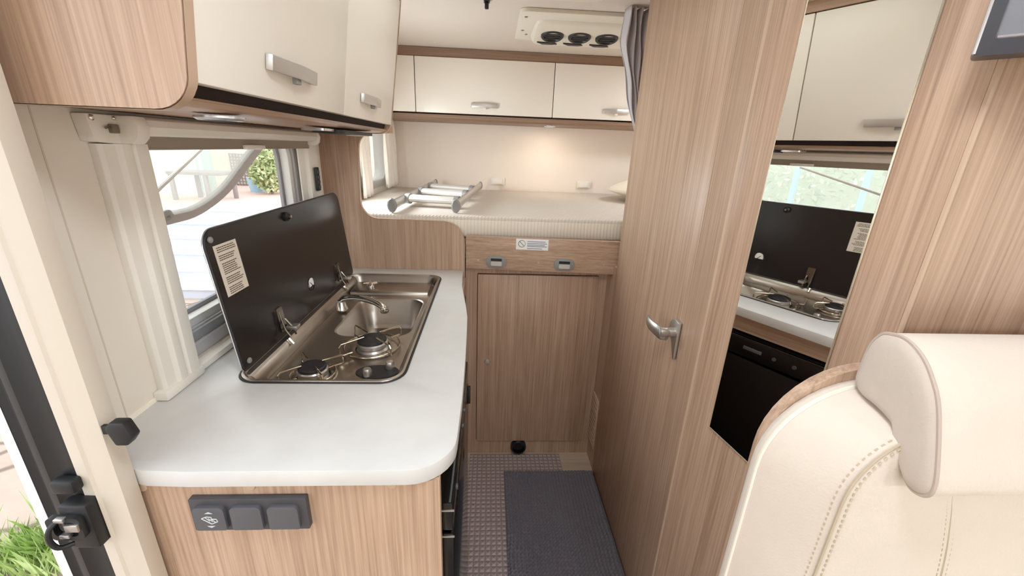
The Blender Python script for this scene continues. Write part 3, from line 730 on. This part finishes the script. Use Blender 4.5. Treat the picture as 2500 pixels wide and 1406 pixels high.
for f in (.22, .50, .76):
    p = RA[0].lerp(RA[1], f); q_ = RB_[0].lerp(RB_[1], f-.085+.03*f)
    t = (q_-p).normalized()
    z = rise(p.y)+.004
    rg = MB().loops([oval(p+t*.020, t, .030, .017, z), oval(q_-t*.020, t, .030, .017, rise(q_.y)+.004)]).build('rung', plain('ladder_grey', '#d4cfc9', .45, .2) if f < .3 else M['rungmat'] if 'rungmat' in M else 'alu', ld)
    if f < .3: M['rungmat'] = rg.data.materials[0]
    for a_, s_ in ((p, 1), (q_, -1)):
        MB().loops([oval(a_+t*s_*.006, t, .033, .023, rise(a_.y)+.002), oval(a_+t*s_*.026, t, .033, .023, rise(a_.y)+.002)]).build('rung_collar', 'greyplastic', rg)

# pillow
def sup(u, v):
    a = (u-.5)*PI; b = v*2*PI
    def pw(x, e): return math.copysign(abs(x)**e, x)
    X = .30*pw(math.cos(a), .8)*pw(math.cos(b), .55); Y = .30*pw(math.cos(a), .8)*pw(math.sin(b), .55)
    r2 = min(1, (X*X+Y*Y)/.15)
    return (1.02+.74*X-.67*Y, 2.32+.67*X+.74*Y, MZ+.078+.074*math.sin(a)*(1-.6*r2)-.02*r2)
tag(MB().grid(sup, 20, 48).build('pillow', 'linen', angle=80), 'cream pillow at the right end of the mattress', 'pillow')
# fittings on the rear wall
for x, z, lab in ((.049, 1.211, 'small cream fitting on the rear wall above the middle of the mattress'), (.614, 1.208, 'small cream fitting on the rear wall nearer the pillow')):
    t = thing('wall_fitting', (x, 2.74, z-.02), lab, 'wall fitting', 'cream fittings on the rear wall')
    B(x-.045, x+.045, 2.726, 2.7395, z-.024, z+.022, .004).build('base_plate', 'white_plastic', t)
    B(x-.038, x+.030, 2.716, 2.727, z-.018, z+.016, .003).build('cover', 'white_plastic', t)

# rear window, its curtains
w2 = thing('window_2', (-.65, 2.35, 1.2), None, None); struct(w2)
ringp(rrect(2.06, 2.62, 1.18, 1.58, .07), rrect(2.10, 2.58, 1.222, 1.54, .06), -.690, -.626).build('frame', 'framegrey', w2, bev=.003)
MB().prism(rrect(2.09, 2.59, 1.212, 1.55, .06), 'x', -.672, -.667).build('pane', 'glass', w2)
bm_ = MB(); bm_.box(-.684, -.676, 2.33, 2.345, 1.215, 1.55); bm_.build('muntin', 'white', w2)
def curtain(x0, amp, ya, yb, z0, z1, folds, lean, name, mat, ph=0):
    def fn(u, v):
        y = ya+(yb-ya)*u+lean*(1-v)*(u-.2); z = z0+(z1-z0)*v
        return (x0+amp*math.sin(folds*2*PI*u+ph)*(1-.25*v)+.003*math.sin(17*u+5*v), y, z)
    return MB().grid(fn, 60, 16).build(name, mat, angle=80, solid=.0025)
tag(curtain(-.608, .010, 2.05, 2.20, 1.160, 1.545, 3, .03, 'curtain', 'curtain'), 'white curtain at the near side of the rear bed window', 'curtain', 'white curtains')
tag(curtain(-.575, .012, 2.385, 2.60, 1.180, 1.545, 4, .06, 'curtain', 'curtain', 1), 'wide white curtain hanging at the rear corner beside the lockers', 'curtain', 'white curtains')
# grey curtain gathered at the bed opening
def gc(u, v):
    v2 = v; z = 1.46+(CZ-.004-1.46)*v2
    w = .02+.10*min(1, (v2/.75))**.8
    x = .585-w*(1-u)*1.0
    y = 1.66+.022*math.sin(u*5*2*PI+v2*1.5)*(.35+.65*v2)+.02*u
    return (x+.004*math.sin(v2*14+u*9), y, z)
tag(MB().grid(gc, 70, 26).build('bed_curtain', 'greycurtain', angle=80, solid=.002), 'grey curtain gathered beside the bathroom wall at the bed opening', 'curtain')

# ------------------------------------------------------------------ air unit on the ceiling
ac = thing('air_conditioner', (.4, 2.05, CZ), 'cream air conditioner on the ceiling with three round black vents', 'air conditioner')
MB().prism(rrect(.100, .70, 1.735, 2.16, .03), 'z', CZ-.014, CZ-.0005).build('base_plate', 'ventwhite', ac, bev=.005)
def hz_(y): return 1.880-(y-1.85)*.10
L = []
for ins_, dz in ((0, .03), (.006, .012), (.012, .003), (.022, 0), (.034, 0)):
    L.append([(u, v, min(CZ-.012, hz_(v)+dz)) for u, v in rrect(.165+ins_, .610-ins_, 1.815+ins_, 2.095-ins_, .035)])
MB().loops(L).build('housing', 'ventwhite', ac)
nrm = Vector((0, -.24, -1)).normalized(); bx_ = Vector((1, 0, 0)); by_ = nrm.cross(bx_)
for cx in (.249, .364, .480):
    c = Vector((cx, 1.955, hz_(1.955)))
    v = MB().lathe([(.030, -.012), (.047, -.012), (.048, .004), (.044, .008), (.036, .009), (.032, .003)], c, (bx_, by_, nrm), 32, False).build('round_vent', 'black', ac)
    MB().lathe([(0, .002), (.036, .002)], c, (bx_, by_, nrm), 24, False).build('vent_disc', 'burner', v)
    s = MB()
    for k in (-1, 0, 1): s.tube([c+by_*(k*.016)-bx_*.032+nrm*.006, c+by_*(k*.016)+bx_*.032+nrm*.006], .0022, 6)
    s.build('vent_slats', 'anthracite', v)
    MB().prism([(cx-.056, 2.032), (cx+.024, 2.036), (cx+.034, 2.052), (cx+.012, 2.064), (cx-.030, 2.064)], 'z', hz_(2.05)-.003, hz_(2.05)+.004).build('lower_slot', 'burner', ac)
for x, y in ((.125, 1.80), (.125, 1.99), (.145, 2.05)):
    MB().lathe([(0, 0), (.006, 0), (.006, .002), (0, .002)], (x, y, CZ-.0165), 'z', 12).build('clip', 'greyplastic', ac)

# ------------------------------------------------------------------ bathroom side
XW = .503
# fixed strip with vents beside the bed end
struct(B(XW+.002, XW+.02, 1.522, 1.640, 0, .985).build('wall_bathroom_strip', 'wood_v'))
t = thing('vent_grille', (XW, 1.58, .1), 'slatted vent grille low on the wood wall by the storage cabinet', 'vent grille')
B(XW-.004, XW+.002, 1.542, 1.632, .10, .36, .001).build('plate', 'edge', t)
s = MB()
for k in range(11): s.box(XW-.007, XW-.002, 1.548, 1.626, .115+k*.022, .125+k*.022, .001)
s.build('slats', 'wood_y', t)
# door leaf
d2 = thing('door_2', (XW, 1.23, 0), None, None); struct(d2)
MB().prism([(XW-.001, .9405), (XW-.001, 1.5205), (XW+.03, 1.5205), (XW+.03, .9405)], 'z', .004, CZ-.004).build('leaf', 'wood_v', d2, bev=.0012)
hp = MB()
shp = [(.9415, 1.008), (.9415, .906), (.947, .902), (.970, .945), (.992, .972), (.994, .990), (.985, 1.004), (.965, 1.011)]
plate = MB().prism(shp, 'x', XW-.012, XW).build('handle_plate', 'satin', d2, bev=.004)
MB().lathe([(.013, 0), (.013, .014), (.0125, .016), (.0135, .018), (.0135, .034), (.012, .040)], (XW-.010, .962, .975), (Vector((0, 1, 0)), Vector((0, 0, 1)), Vector((-1, 0, 0))), 20).build('handle_neck', 'satin', plate)
lv = catmull([(XW-.030, .957, .972), (XW-.044, .962, .971), (XW-.052, .980, .974), (XW-.056, 1.005, .975), (XW-.056, 1.030, .977), (XW-.050, 1.046, .979)], 5)
mb = MB(); Ls = []
for i, p in enumerate(lv):
    f = i/(len(lv)-1); h = .019*(1-.30*f) if f < .95 else .009; w = .008*(1-.25*f)
    n_ = 10; Ls.append([p+Vector((w*math.cos(2*PI*j/n_), w*.6*math.cos(2*PI*j/n_), h*math.sin(2*PI*j/n_))) for j in range(n_)])
mb.loops(Ls).build('lever', 'satin', plate)
# corner post with the angled mirror panel
MD = Vector((.267, -.964, 0)).normalized()
def MP(s_, off=0): # along the mirror plane from its far edge; off = towards the aisle
    return Vector((.5085, .749, 0))+MD*s_+Vector((MD.y, -MD.x, 0))*off
rid = MP(-.076); cor = MP(.258)
cp = [(XW-.0022, .9365), (XW-.007, .905), (rid.x+.002, rid.y+.018), (rid.x-.0005, rid.y+.006), (rid.x, rid.y-.006), (MP(-.04).x, MP(-.04).y), (cor.x, cor.y), (cor.x+.02, cor.y+.004), (.62, .56), (.62, .9365)]
struct(MB().prism(cp, 'z', 0, CZ-.002).build('wall_bathroom_corner', 'wood_v', angle=28))
struct(B(cor.x+.006, 1.498, .499, .52, 0, CZ-.002).build('wall_wardrobe', 'wood_v'))
struct(MB().tube([(cor.x+.004, cor.y-.001, 0.02), (cor.x+.004, cor.y-.001, CZ-.01)], .004, 8).build('trim_1', 'edge'))
struct(B(.56, 1.498, 1.50, 1.522, 0, CZ-.002).build('wall_bathroom_rear', 'wood_v'))
struct(MB().tube([(rid.x+.0035, rid.y+.001, .002), (rid.x+.0035, rid.y+.001, CZ-.006)], .0062, 12).build('trim_2', 'edge'))
struct(B(XW+.001, XW+.01, .9366, .9404, .004, CZ-.006).build('trim_3', 'dark'))
mr = thing('mirror', tuple(MP(.09)+Vector((0, 0, .83))), 'tall frameless mirror on the angled wood corner by the seat', 'mirror')
ms = [(0, .842), (.187, .830), (.187, 1.80), (0, 1.80)]
MB().loops([[MP(a, .0045)+Vector((0, 0, z)) for a, z in ms], [MP(a, .0005)+Vector((0, 0, z)) for a, z in ms]]).build('glass', 'mirror', mr)
eb = MB()
pts = [MP(a, .003)+Vector((0, 0, z)) for a, z in ((-.001, .840), (.188, .828), (.188, 1.801), (-.001, 1.801))]
for a, b in zip(pts, pts[1:]+pts[:1]): eb.tube([a, b], .0013, 6)
eb.build('bright_edge', plain('mirror_edge', '#cfc3ac', .25, .6), mr)

# screen, turned towards the aisle
tv = thing('screen', (.52, .47, 1.53), 'dark grey framed screen angled by the wood wall above the headrest', 'screen')
TD = Vector((1, -1, 0)).normalized(); TN = Vector((-1, -1, 0)).normalized(); T0 = Vector((.5125, .4705, 0))
def TV(s_, z, off): return T0+TD*s_+TN*off+Vector((0, 0, z))
def tvring(o1, o2, f, bk): return MB().loops([[TV(a, z, f) for a, z in o1], [TV(a, z, f) for a, z in o2], [TV(a, z, bk) for a, z in o2], [TV(a, z, bk) for a, z in o1], [TV(a, z, f) for a, z in o1]], False, False)
fo = rrect(0, .34, 1.530, 1.80, .004, 3); fi = rrect(.012, .328, 1.545, 1.785, .002, 3)
tvring(fo, fi, 0, -.03).build('bezel', 'bezel', tv)
bk = MB().loops([[TV(a, z, -.004) for a, z in rrect(.008, .332, 1.54, 1.79, .002, 3)], [TV(a, z, -.028) for a, z in rrect(.008, .332, 1.54, 1.79, .002, 3)]]).build('display', 'screen', tv)
b_ = MB().tube([TV(.0135, 1.5465, -.003), TV(.327, 1.5465, -.003)], .0022, 6); b_.tube([TV(.0005, 1.532, .0005), TV(.0005, 1.799, .0005)], .0016, 6); b_.build('bright_bead', 'silverline', tv)
MB().tube([TV(.17, 1.66, -.03), TV(.22, 1.66, -.12), (.80, .499, 1.66)], .012, 10).build('arm', 'black', tv)

# ------------------------------------------------------------------ seat
se = thing('bench_seat', (.85, .3, 0), 'beige suede bench seat with padded headrest and oak back', 'bench seat')
wo = rrect(.381, 1.40, .20, 1.166, (.02, .02, .12, .13), 10)
MB().prism(wo, 'y', .447, .463).build('oak_back', 'wood_v', se, bev=.002)
sm = MB()
def so(i, r): return rrect(.371+i, 1.40-i, .44+i, 1.150-i*(.08 if i > 0 else 1), (.03, .03, max(.03, .12-i*.4), max(.035, .13-i*.5)), 10)
prof2 = [(0, .446), (-.002, .438), (0, .430), (.006, .418), (.016, .398), (.028, .378), (.040, .361), (.0465, .354), (.052, .351), (.075, .347), (.12, .344)]
sm.loops([[(u, y, v) for u, v in so(i, 0)] for i, y in prof2])
cu = sm.build('backrest', 'seat', se, angle=80)
MB().tube([(u-.001, .432, v) for u, v in so(0, 0)], .0028, 6, True).build('piping', 'piping', cu)
pth = so(.0475, 0)
st1 = MB().tube([(u, .352, v) for u, v in pth], .0016, 6, True)
def stitches(path, off, m, gap=.006):
    acc = 0
    for a, b in zip(path, path[1:]):
        a, b = Vector(a), Vector(b); d = b-a; l = d.length; k = max(1, int(l/gap))
        for i in range(k): p = a+d*((i+.25)/k); m.tube([p, p+d*(.5/k)], .0011, 4)
def lane(i_, y): return [(u, y, v) for u, v in so(i_, 0)[-11:]]+[(.371+i_, y, .48)]
stitches(lane(.0425, .3585), 0, st1, .008); stitches(lane(.0545, .3500), 0, st1, .008)
st1.build('side_seam', 'seam', cu)
s2p = catmull([(.528, .3458, 1.11), (.540, .3455, 1.06), (.552, .3452, 1.025), (.571, .3448, .96), (.584, .3445, .89), (.588, .3442, .80), (.582, .3442, .70), (.574, .3442, .58), (.57, .3455, .47)], 8)
m = MB().tube([tuple(p) for p in s2p], .0016, 6); stitches([tuple(p+Vector((-.006, -.0004, 0))) for p in s2p], 0, m, .007); stitches([tuple(p+Vector((.006, 0, 0))) for p in s2p], 0, m, .007)
m.build('front_seam', 'seam', cu)
HP = [(.428, 1.158), (.429, 1.186), (.427, 1.210), (.420, 1.226), (.411, 1.232), (.392, 1.235), (.371, 1.226), (.353, 1.208), (.337, 1.182), (.319, 1.130), (.312, 1.100), (.316, 1.087), (.328, 1.082), (.340, 1.090), (.357, 1.116), (.367, 1.135), (.381, 1.142), (.398, 1.146), (.415, 1.148)]
hp = [(p.x, p.y) for p in catmull([(a, b, 0) for a, b in HP], 4, True)]
cyy = sum(p[0] for p in hp)/len(hp); czz = sum(p[1] for p in hp)/len(hp)
def shr(k): return [(cyy+(a-cyy)*k, czz+(b-czz)*k) for a, b in hp]
hm = MB().loops([[(x, a, b) for a, b in shr(k)] for x, k in ((.466, .985), (.474, 1.0), (1.38, 1.0), (1.386, .985))], False, True)
hd = hm.build('headrest', 'seat', se, angle=75)
MB().loops([[(x, a, b) for a, b in shr(k)] for x, k in ((.466, .985), (.4625, .94), (.460, .80), (.4595, .5))], False, True).build('end_panel', 'seat_shaded', hd, angle=80)  # greyer suede colour stands in for shade on the headrest side
MB().tube([(.4665, a, b) for a, b in shr(.992)], .0022, 6, True).build('piping', plain('dark_piping', '#b9a89b', .7), hd)
B(.39, 1.40, -.18, .345, .36, .49, .04, 4).build('seat_cushion', 'seat', se)
B(.42, 1.40, -.10, .44, 0, .36, .01).build('seat_box', 'wood_v', se)

# ------------------------------------------------------------------ floor coverings
wm = MB().prism([(-.071, -.6), (.380, -.6), (.364, 1.50), (.362, 1.625), (-.071, 1.625)], 'z', .0005, .006)
wm.build('floor_mat', 'mat'); tag(bpy.data.objects['floor_mat'], 'grey-brown waffle floor mat in front of the storage cabinet', 'mat')
NX, NY = 124, 230
RX0, RX1, RY0, RY1 = .088, .4985, .745, 1.507
def rug(u, v):
    x = RX0+(RX1-RX0)*u; y = RY0+(RY1-RY0)*v
    wob = .004*noise.noise(Vector((x*7, y*7, 0)))
    px = math.sin((x+wob*2)/.0140*PI); py = math.sin((y+wob*3+.002*math.sin(x*40))/.0145*PI)
    h = .008+.0155*abs(px)**.8*abs(py)**.8+.003*noise.noise(Vector((x*60, y*60, 3)))
    e = min(u, 1-u, v, 1-v); h *= min(1, .35+e*30)
    return (x, y, .006+h)
rm_ = MB().grid(rug, NX, NY)
b0 = [(RX0, RY0), (RX1, RY0), (RX1, RY1), (RX0, RY1)]
rm_.prism(b0, 'z', .0065, .009)
tag(rm_.build('rug', 'rug', angle=180), 'charcoal chenille bath rug along the bathroom wall', 'rug')

# ------------------------------------------------------------------ outside
ZG = -.65
struct(B(-30, 12, -18, 30, ZG-.1, ZG).build('ground', 'paving'))
ST = thing('garden_steps', (-5, 6, ZG), 'white stone garden steps outside the kitchen window', 'steps')
NS = 6; rise_ = (.316-ZG)/NS
for k in range(NS):
    y0 = 5.35+.30*k
    m = MB().box(-7.2, -2.2, y0, 7.0, ZG+rise_*k, ZG+rise_*(k+1)-.035)
    s = m.build('riser', 'step', ST)
    MB().box(-7.2, -2.2, y0-.03, 7.0 if k == NS-1 else y0+.31, ZG+rise_*(k+1)-.035, ZG+rise_*(k+1), .008).build('tread', 'white', s)
struct(B(-16, 4, 7.0, 14, ZG, .316).build('terrace', 'terrace'))
hw = thing('house_wall', (-8, 8.6, .316), 'cream rendered house wall outside beyond the steps', 'house wall')
B(-16, -5.62, 8.5, 8.8, .316, 4.4).build('wall_face', 'facade', hw)
B(-16, -5.62, 8.485, 8.5, .316, .62).build('plinth', 'facade2', hw)
t = thing('shutter_post', (-5.5, 8.5, .316), 'pale teal post at the corner of the cream house wall', 'post')
B(-5.62, -5.36, 8.46, 8.56, .316, 3.2, .01).build('post', 'teal', t); B(-5.55, -5.50, 8.44, 8.46, .316, 3.2).build('rib', 'white', t)
gw = thing('garden_wall', (-3, 10.6, .316), 'pale pink wall at the back of the terrace', 'wall')
B(-10, 3, 10.5, 10.8, .316, 3.2).build('wall_face', 'facade2', gw)
t = thing('lattice_panel', (-5.85, 10.4, .3), 'white lattice panel on the wall behind the terrace', 'lattice')
m = MB()
for k in range(9): m.box(-6.15+k*.07, -6.135+k*.07, 10.44, 10.46, .32, 1.05)
for k in range(11): m.box(-6.15, -5.58, 10.46, 10.475, .33+k*.07, .345+k*.07)
m.build('bars', 'iron', t); B(-6.2, -5.55, 10.475, 10.49, .32, 1.1).build('backing', 'white', t)
t = thing('garden_bench', (-5, 7.95, .316), 'dark garden bench on the terrace outside the kitchen window', 'bench')
for x, y in ((-5.02, 7.733), (-4.80, 8.164), (-5.6, 7.733), (-5.45, 8.164)): B(x-.03, x+.03, y-.03, y+.03, .316, .76, .004).build('leg', 'iron', t)
B(-5.65, -4.74, 7.69, 8.21, .76, .81, .006).build('seat', 'iron', t)
def leaves(m, c, r, n, s):
    for _ in range(n):
        while True:
            p = Vector((random.uniform(-1, 1), random.uniform(-1, 1), random.uniform(-1, 1)))
            if .25 < p.length < 1: break
        q = Vector((p.x*r[0], p.y*r[1], p.z*r[2]))+Vector(c)
        a = Vector((random.gauss(0, 1), random.gauss(0, 1), random.gauss(0, 1))).normalized(); b = a.orthogonal().normalized(); w = random.uniform(.6, 1.3)*s
        m.add([q-a*w, q+b*w*.45, q+a*w, q-b*w*.45], [(0, 1, 2, 3)])
    return m
t = thing('garden_bush', (-4.55, 9.0, .316), 'green leafy bush on the terrace outside the kitchen window', 'bush')
leaves(MB(), (-4.55, 9.0, .86), (.42, .40, .50), 1500, .055).build('leaves', 'leaf', t, flat=True)
m = MB()
for k in range(5): m.tube([(-4.55, 9, .316), (-4.55+random.uniform(-.2, .2), 9+random.uniform(-.2, .2), .95)], [.02, .008], 6)
m.build('stems', 'iron', t)
t = thing('plant_pot', (-5.12, 9.6, .316), 'pale blue plant pot beside the leafy bush', 'pot')
MB().lathe([(.13, 0), (.17, .26), (.18, .30), (.16, .30), (.12, .03)], (-5.0, 9.3, .316), 'z', 24, False).build('pot', 'blue', t)
t = thing('hedge', (-8, 4.6, ZG), 'pale green hedge outside facing the kitchen window', 'hedge')
leaves(MB(), (-8, 4.6, .7), (.7, 2.5, 1.6), 6500, .06).build('leaves', 'leaf2', t, flat=True)
B(-8.3, -7.7, 2.4, 6.7, ZG, 1.8).build('inner_foliage', plain('hedge_core', '#c9d4c4', .9), t)
for y, lab in ((2.62, 'teal garden post between the hedge and the white garden wall'), (3.57, 'teal garden post in the middle of the hedge')):
    t = thing('teal_post', (-6.5, y, ZG), lab, 'post', 'teal garden posts')
    B(-6.54, -6.46, y-.04, y+.04, ZG, 2.6, .01).build('post', 'blue', t)
t = thing('white_garden_wall', (-7, 0, ZG), 'white garden wall beside the hedge', 'wall')
B(-7.1, -6.9, -3.2, 2.50, ZG, 2.4).build('wall_face', 'white', t); B(-7.14, -6.86, -3.2, 2.50, 2.4, 2.46).build('coping', 'step', t)
t = thing('yellow_strap', (-4.5, 5.5, -.3), 'yellow strap with a dark hook lying across the white steps', 'strap')
MB().tube([(-4.80, 5.62, -.285), (-4.60, 5.60, -.29), (-4.40, 5.60, -.30)], .022, 6).build('webbing', 'yellow', t)
MB().tube([(-4.40, 5.60, -.30), (-4.33, 5.60, -.31), (-4.26, 5.60, -.325)], .012, 6).build('hook', 'iron', t)
gr = MB()
for _ in range(900):
    a = random.uniform(0, 2*PI); r = abs(random.gauss(0, .16)); x = -2.22+r*math.cos(a)*1.1; y = 1.66+r*math.sin(a)*.6; h = random.uniform(.06, .2); d = random.uniform(0, 2*PI); l = random.uniform(0, .1)
    w = .006
    gr.add([(x-w, y, ZG), (x+w, y, ZG), (x+w*.6+l*.4*math.cos(d), y+l*.4*math.sin(d), ZG+h*.6), (x+l*math.cos(d), y+l*math.sin(d), ZG+h)], [(0, 1, 2), (0, 2, 3)])
o = gr.build('grass', 'grass', flat=True); tag(o, 'tuft of green grass on the paving outside the entry door', 'grass', kind='stuff')
o = B(-2.2, -1.55, .8, 1.34, ZG, ZG+.025, .004).build('door_mat', 'bluegrey'); tag(o, 'blue-grey mat on the paving outside the entry door', 'mat')

# ------------------------------------------------------------------ fill lamps added out of view to brighten the interior; locker spotlight
def lamp(x, y, e, label, r=.07, col=(1, .90, .76)):
    t = thing('fill_light', (x, y, CZ), label, 'fill light', 'added fill lights')
    MB().lathe([(r, 0), (r+.012, 0), (r+.012, -.008), (r+.004, -.014), (r, -.010)], (x, y, CZ-.0005), 'z', 32, False).build('ring', 'white_plastic', t)
    MB().lathe([(0, -.006), (r, -.006)], (x, y, CZ-.0005), 'z', 32, False).build('lens', 'lampon', t)
    l = bpy.data.lights.new('fill_light_lamp', 'AREA'); l.shape = 'DISK'; l.size = 2*r; l.energy = e; l.color = col
    lo_ = bpy.data.objects.new('lamp', l); COL.objects.link(lo_); lo_.parent = t; lo_.location = (0, 0, -.018)
FILL_LAMPS = [(1.05, -1.35, 11, 'added fill light out of view over the bench'), (.40, -1.75, 8, 'added fill light out of view over the front aisle'), (.12, .20, 3.0, 'added fill light out of view over the kitchen aisle'), (1.12, 1.95, 2.5, 'added fill light out of view over the pillow end of the bed')]
for a in FILL_LAMPS: lamp(*a, r=.15, col=(.80, .895, 1.0))
t = thing('bed_fill_light', (-.62, 1.83, 1.30), 'added round fill light on the left wall over the bed, unseen behind the partition', 'wall lamp')  # unseen fill light added to brighten the bed area
MB().lathe([(.10, 0), (.12, 0), (.12, .012), (.10, .016)], (-.6295, 1.83, 1.34), (Vector((0, 1, 0)), Vector((0, 0, 1)), Vector((1, 0, 0))), 32, False).build('ring', 'white_plastic', t)
MB().lathe([(0, .008), (.105, .008)], (-.6295, 1.83, 1.34), (Vector((0, 1, 0)), Vector((0, 0, 1)), Vector((1, 0, 0))), 32, False).build('lens', 'lampon', t)
l = bpy.data.lights.new('bed_fill_lamp', 'AREA'); l.shape = 'DISK'; l.size = .20; l.energy = 3.0; l.color = (.80, .925, 1)
lo_ = bpy.data.objects.new('lamp', l); COL.objects.link(lo_); lo_.parent = t; lo_.location = (.012, 0, .04); lo_.rotation_euler = (0, -PI/2, 0)
t = thing('locker_spotlight', (.34, 2.56, 1.547), 'small round spotlight under the lockers over the bed', 'spotlight')
MB().lathe([(.022, 0), (.034, 0), (.034, -.003), (.030, -.007), (.024, -.007)], (.34, 2.53, 1.5468), 'z', 28, False).build('ring', 'silverline', t)
MB().lathe([(0, -.004), (.024, -.004)], (.34, 2.53, 1.5468), 'z', 24, False).build('lens', 'lampon', t)
l = bpy.data.lights.new('locker_spotlight_lamp', 'AREA'); l.shape = 'DISK'; l.size = .046; l.energy = .35; l.color = (1, .88, .72)
lo_ = bpy.data.objects.new('lamp', l); COL.objects.link(lo_); lo_.parent = t; lo_.location = (0, -.03, -.010)

# ------------------------------------------------------------------ daylight
w = bpy.data.worlds.new('sky'); scn.world = w; w.use_nodes = True
bg = w.node_tree.nodes['Background']; bg.inputs['Color'].default_value = (.88, .935, 1.0, 1); bg.inputs['Strength'].default_value = 1.7
def portal(loc, rot, sx, sy):
    l = bpy.data.lights.new('portal', 'AREA'); l.shape = 'RECTANGLE'; l.size = sx; l.size_y = sy
    l.cycles.is_portal = True
    p = bpy.data.objects.new('portal', l); COL.objects.link(p); p.location = loc
    p.rotation_euler = Vector(rot).to_track_quat('-Z', 'Z' if abs(rot[2]) < .5 else 'Y').to_euler()
portal((.43, -2.26, 1.2), (0, 1, 0), 1.97, .84)
portal((.02, 1.18, 1.99), (0, 0, -1), .6, .76)
portal((-.71, .2, .9), (1, 0, 0), .64, 1.85)
portal((1.56, -.25, 1.22), (-1, 0, 0), 1.0, .55)
portal((1.56, -1.5, 1.17), (-1, 0, 0), .8, .65)
portal((1.56, 2.13, 1.35), (-1, 0, 0), .6, .36)
portal((-.70, 2.34, 1.38), (1, 0, 0), .5, .34)
portal((-.71, 1.15, 1.25), (1, 0, 0), .62, .44)

# ------------------------------------------------------------------ camera
R = [[0.99812299, -0.0490868, 0.03661938], [0.01866508, -0.32567204, -0.94529854], [0.05832759, 0.94420771, -0.32414455]]
cam = bpy.data.cameras.new('camera'); co = bpy.data.objects.new('camera', cam); COL.objects.link(co)
cam.sensor_width = 36; cam.sensor_fit = 'HORIZONTAL'; cam.lens = 36*1000.2444701/2500; cam.clip_start = .01; cam.clip_end = 200
rt, dn, fw = [Vector(r) for r in R]
mtx = Matrix((( rt.x, -dn.x, -fw.x, 0), (rt.y, -dn.y, -fw.y, 0), (rt.z, -dn.z, -fw.z, 1.42), (0, 0, 0, 1)))
co.matrix_world = mtx
scn.camera = co

for o in bpy.data.objects:
    if '_o' in o: del o['_o']
vs = scn.view_settings
vs.view_transform = 'Standard'; vs.look = 'None'; vs.exposure = .80; vs.gamma = 1; vs.use_curve_mapping = False
scn.cycles.use_denoising = True
scn.cycles.max_bounces = 8; scn.cycles.diffuse_bounces = 4; scn.cycles.use_adaptive_sampling = True; scn.cycles.adaptive_threshold = .05; scn.cycles.adaptive_min_samples = 16; scn.cycles.transparent_max_bounces = 12
scn.cycles.sample_clamp_indirect = 6
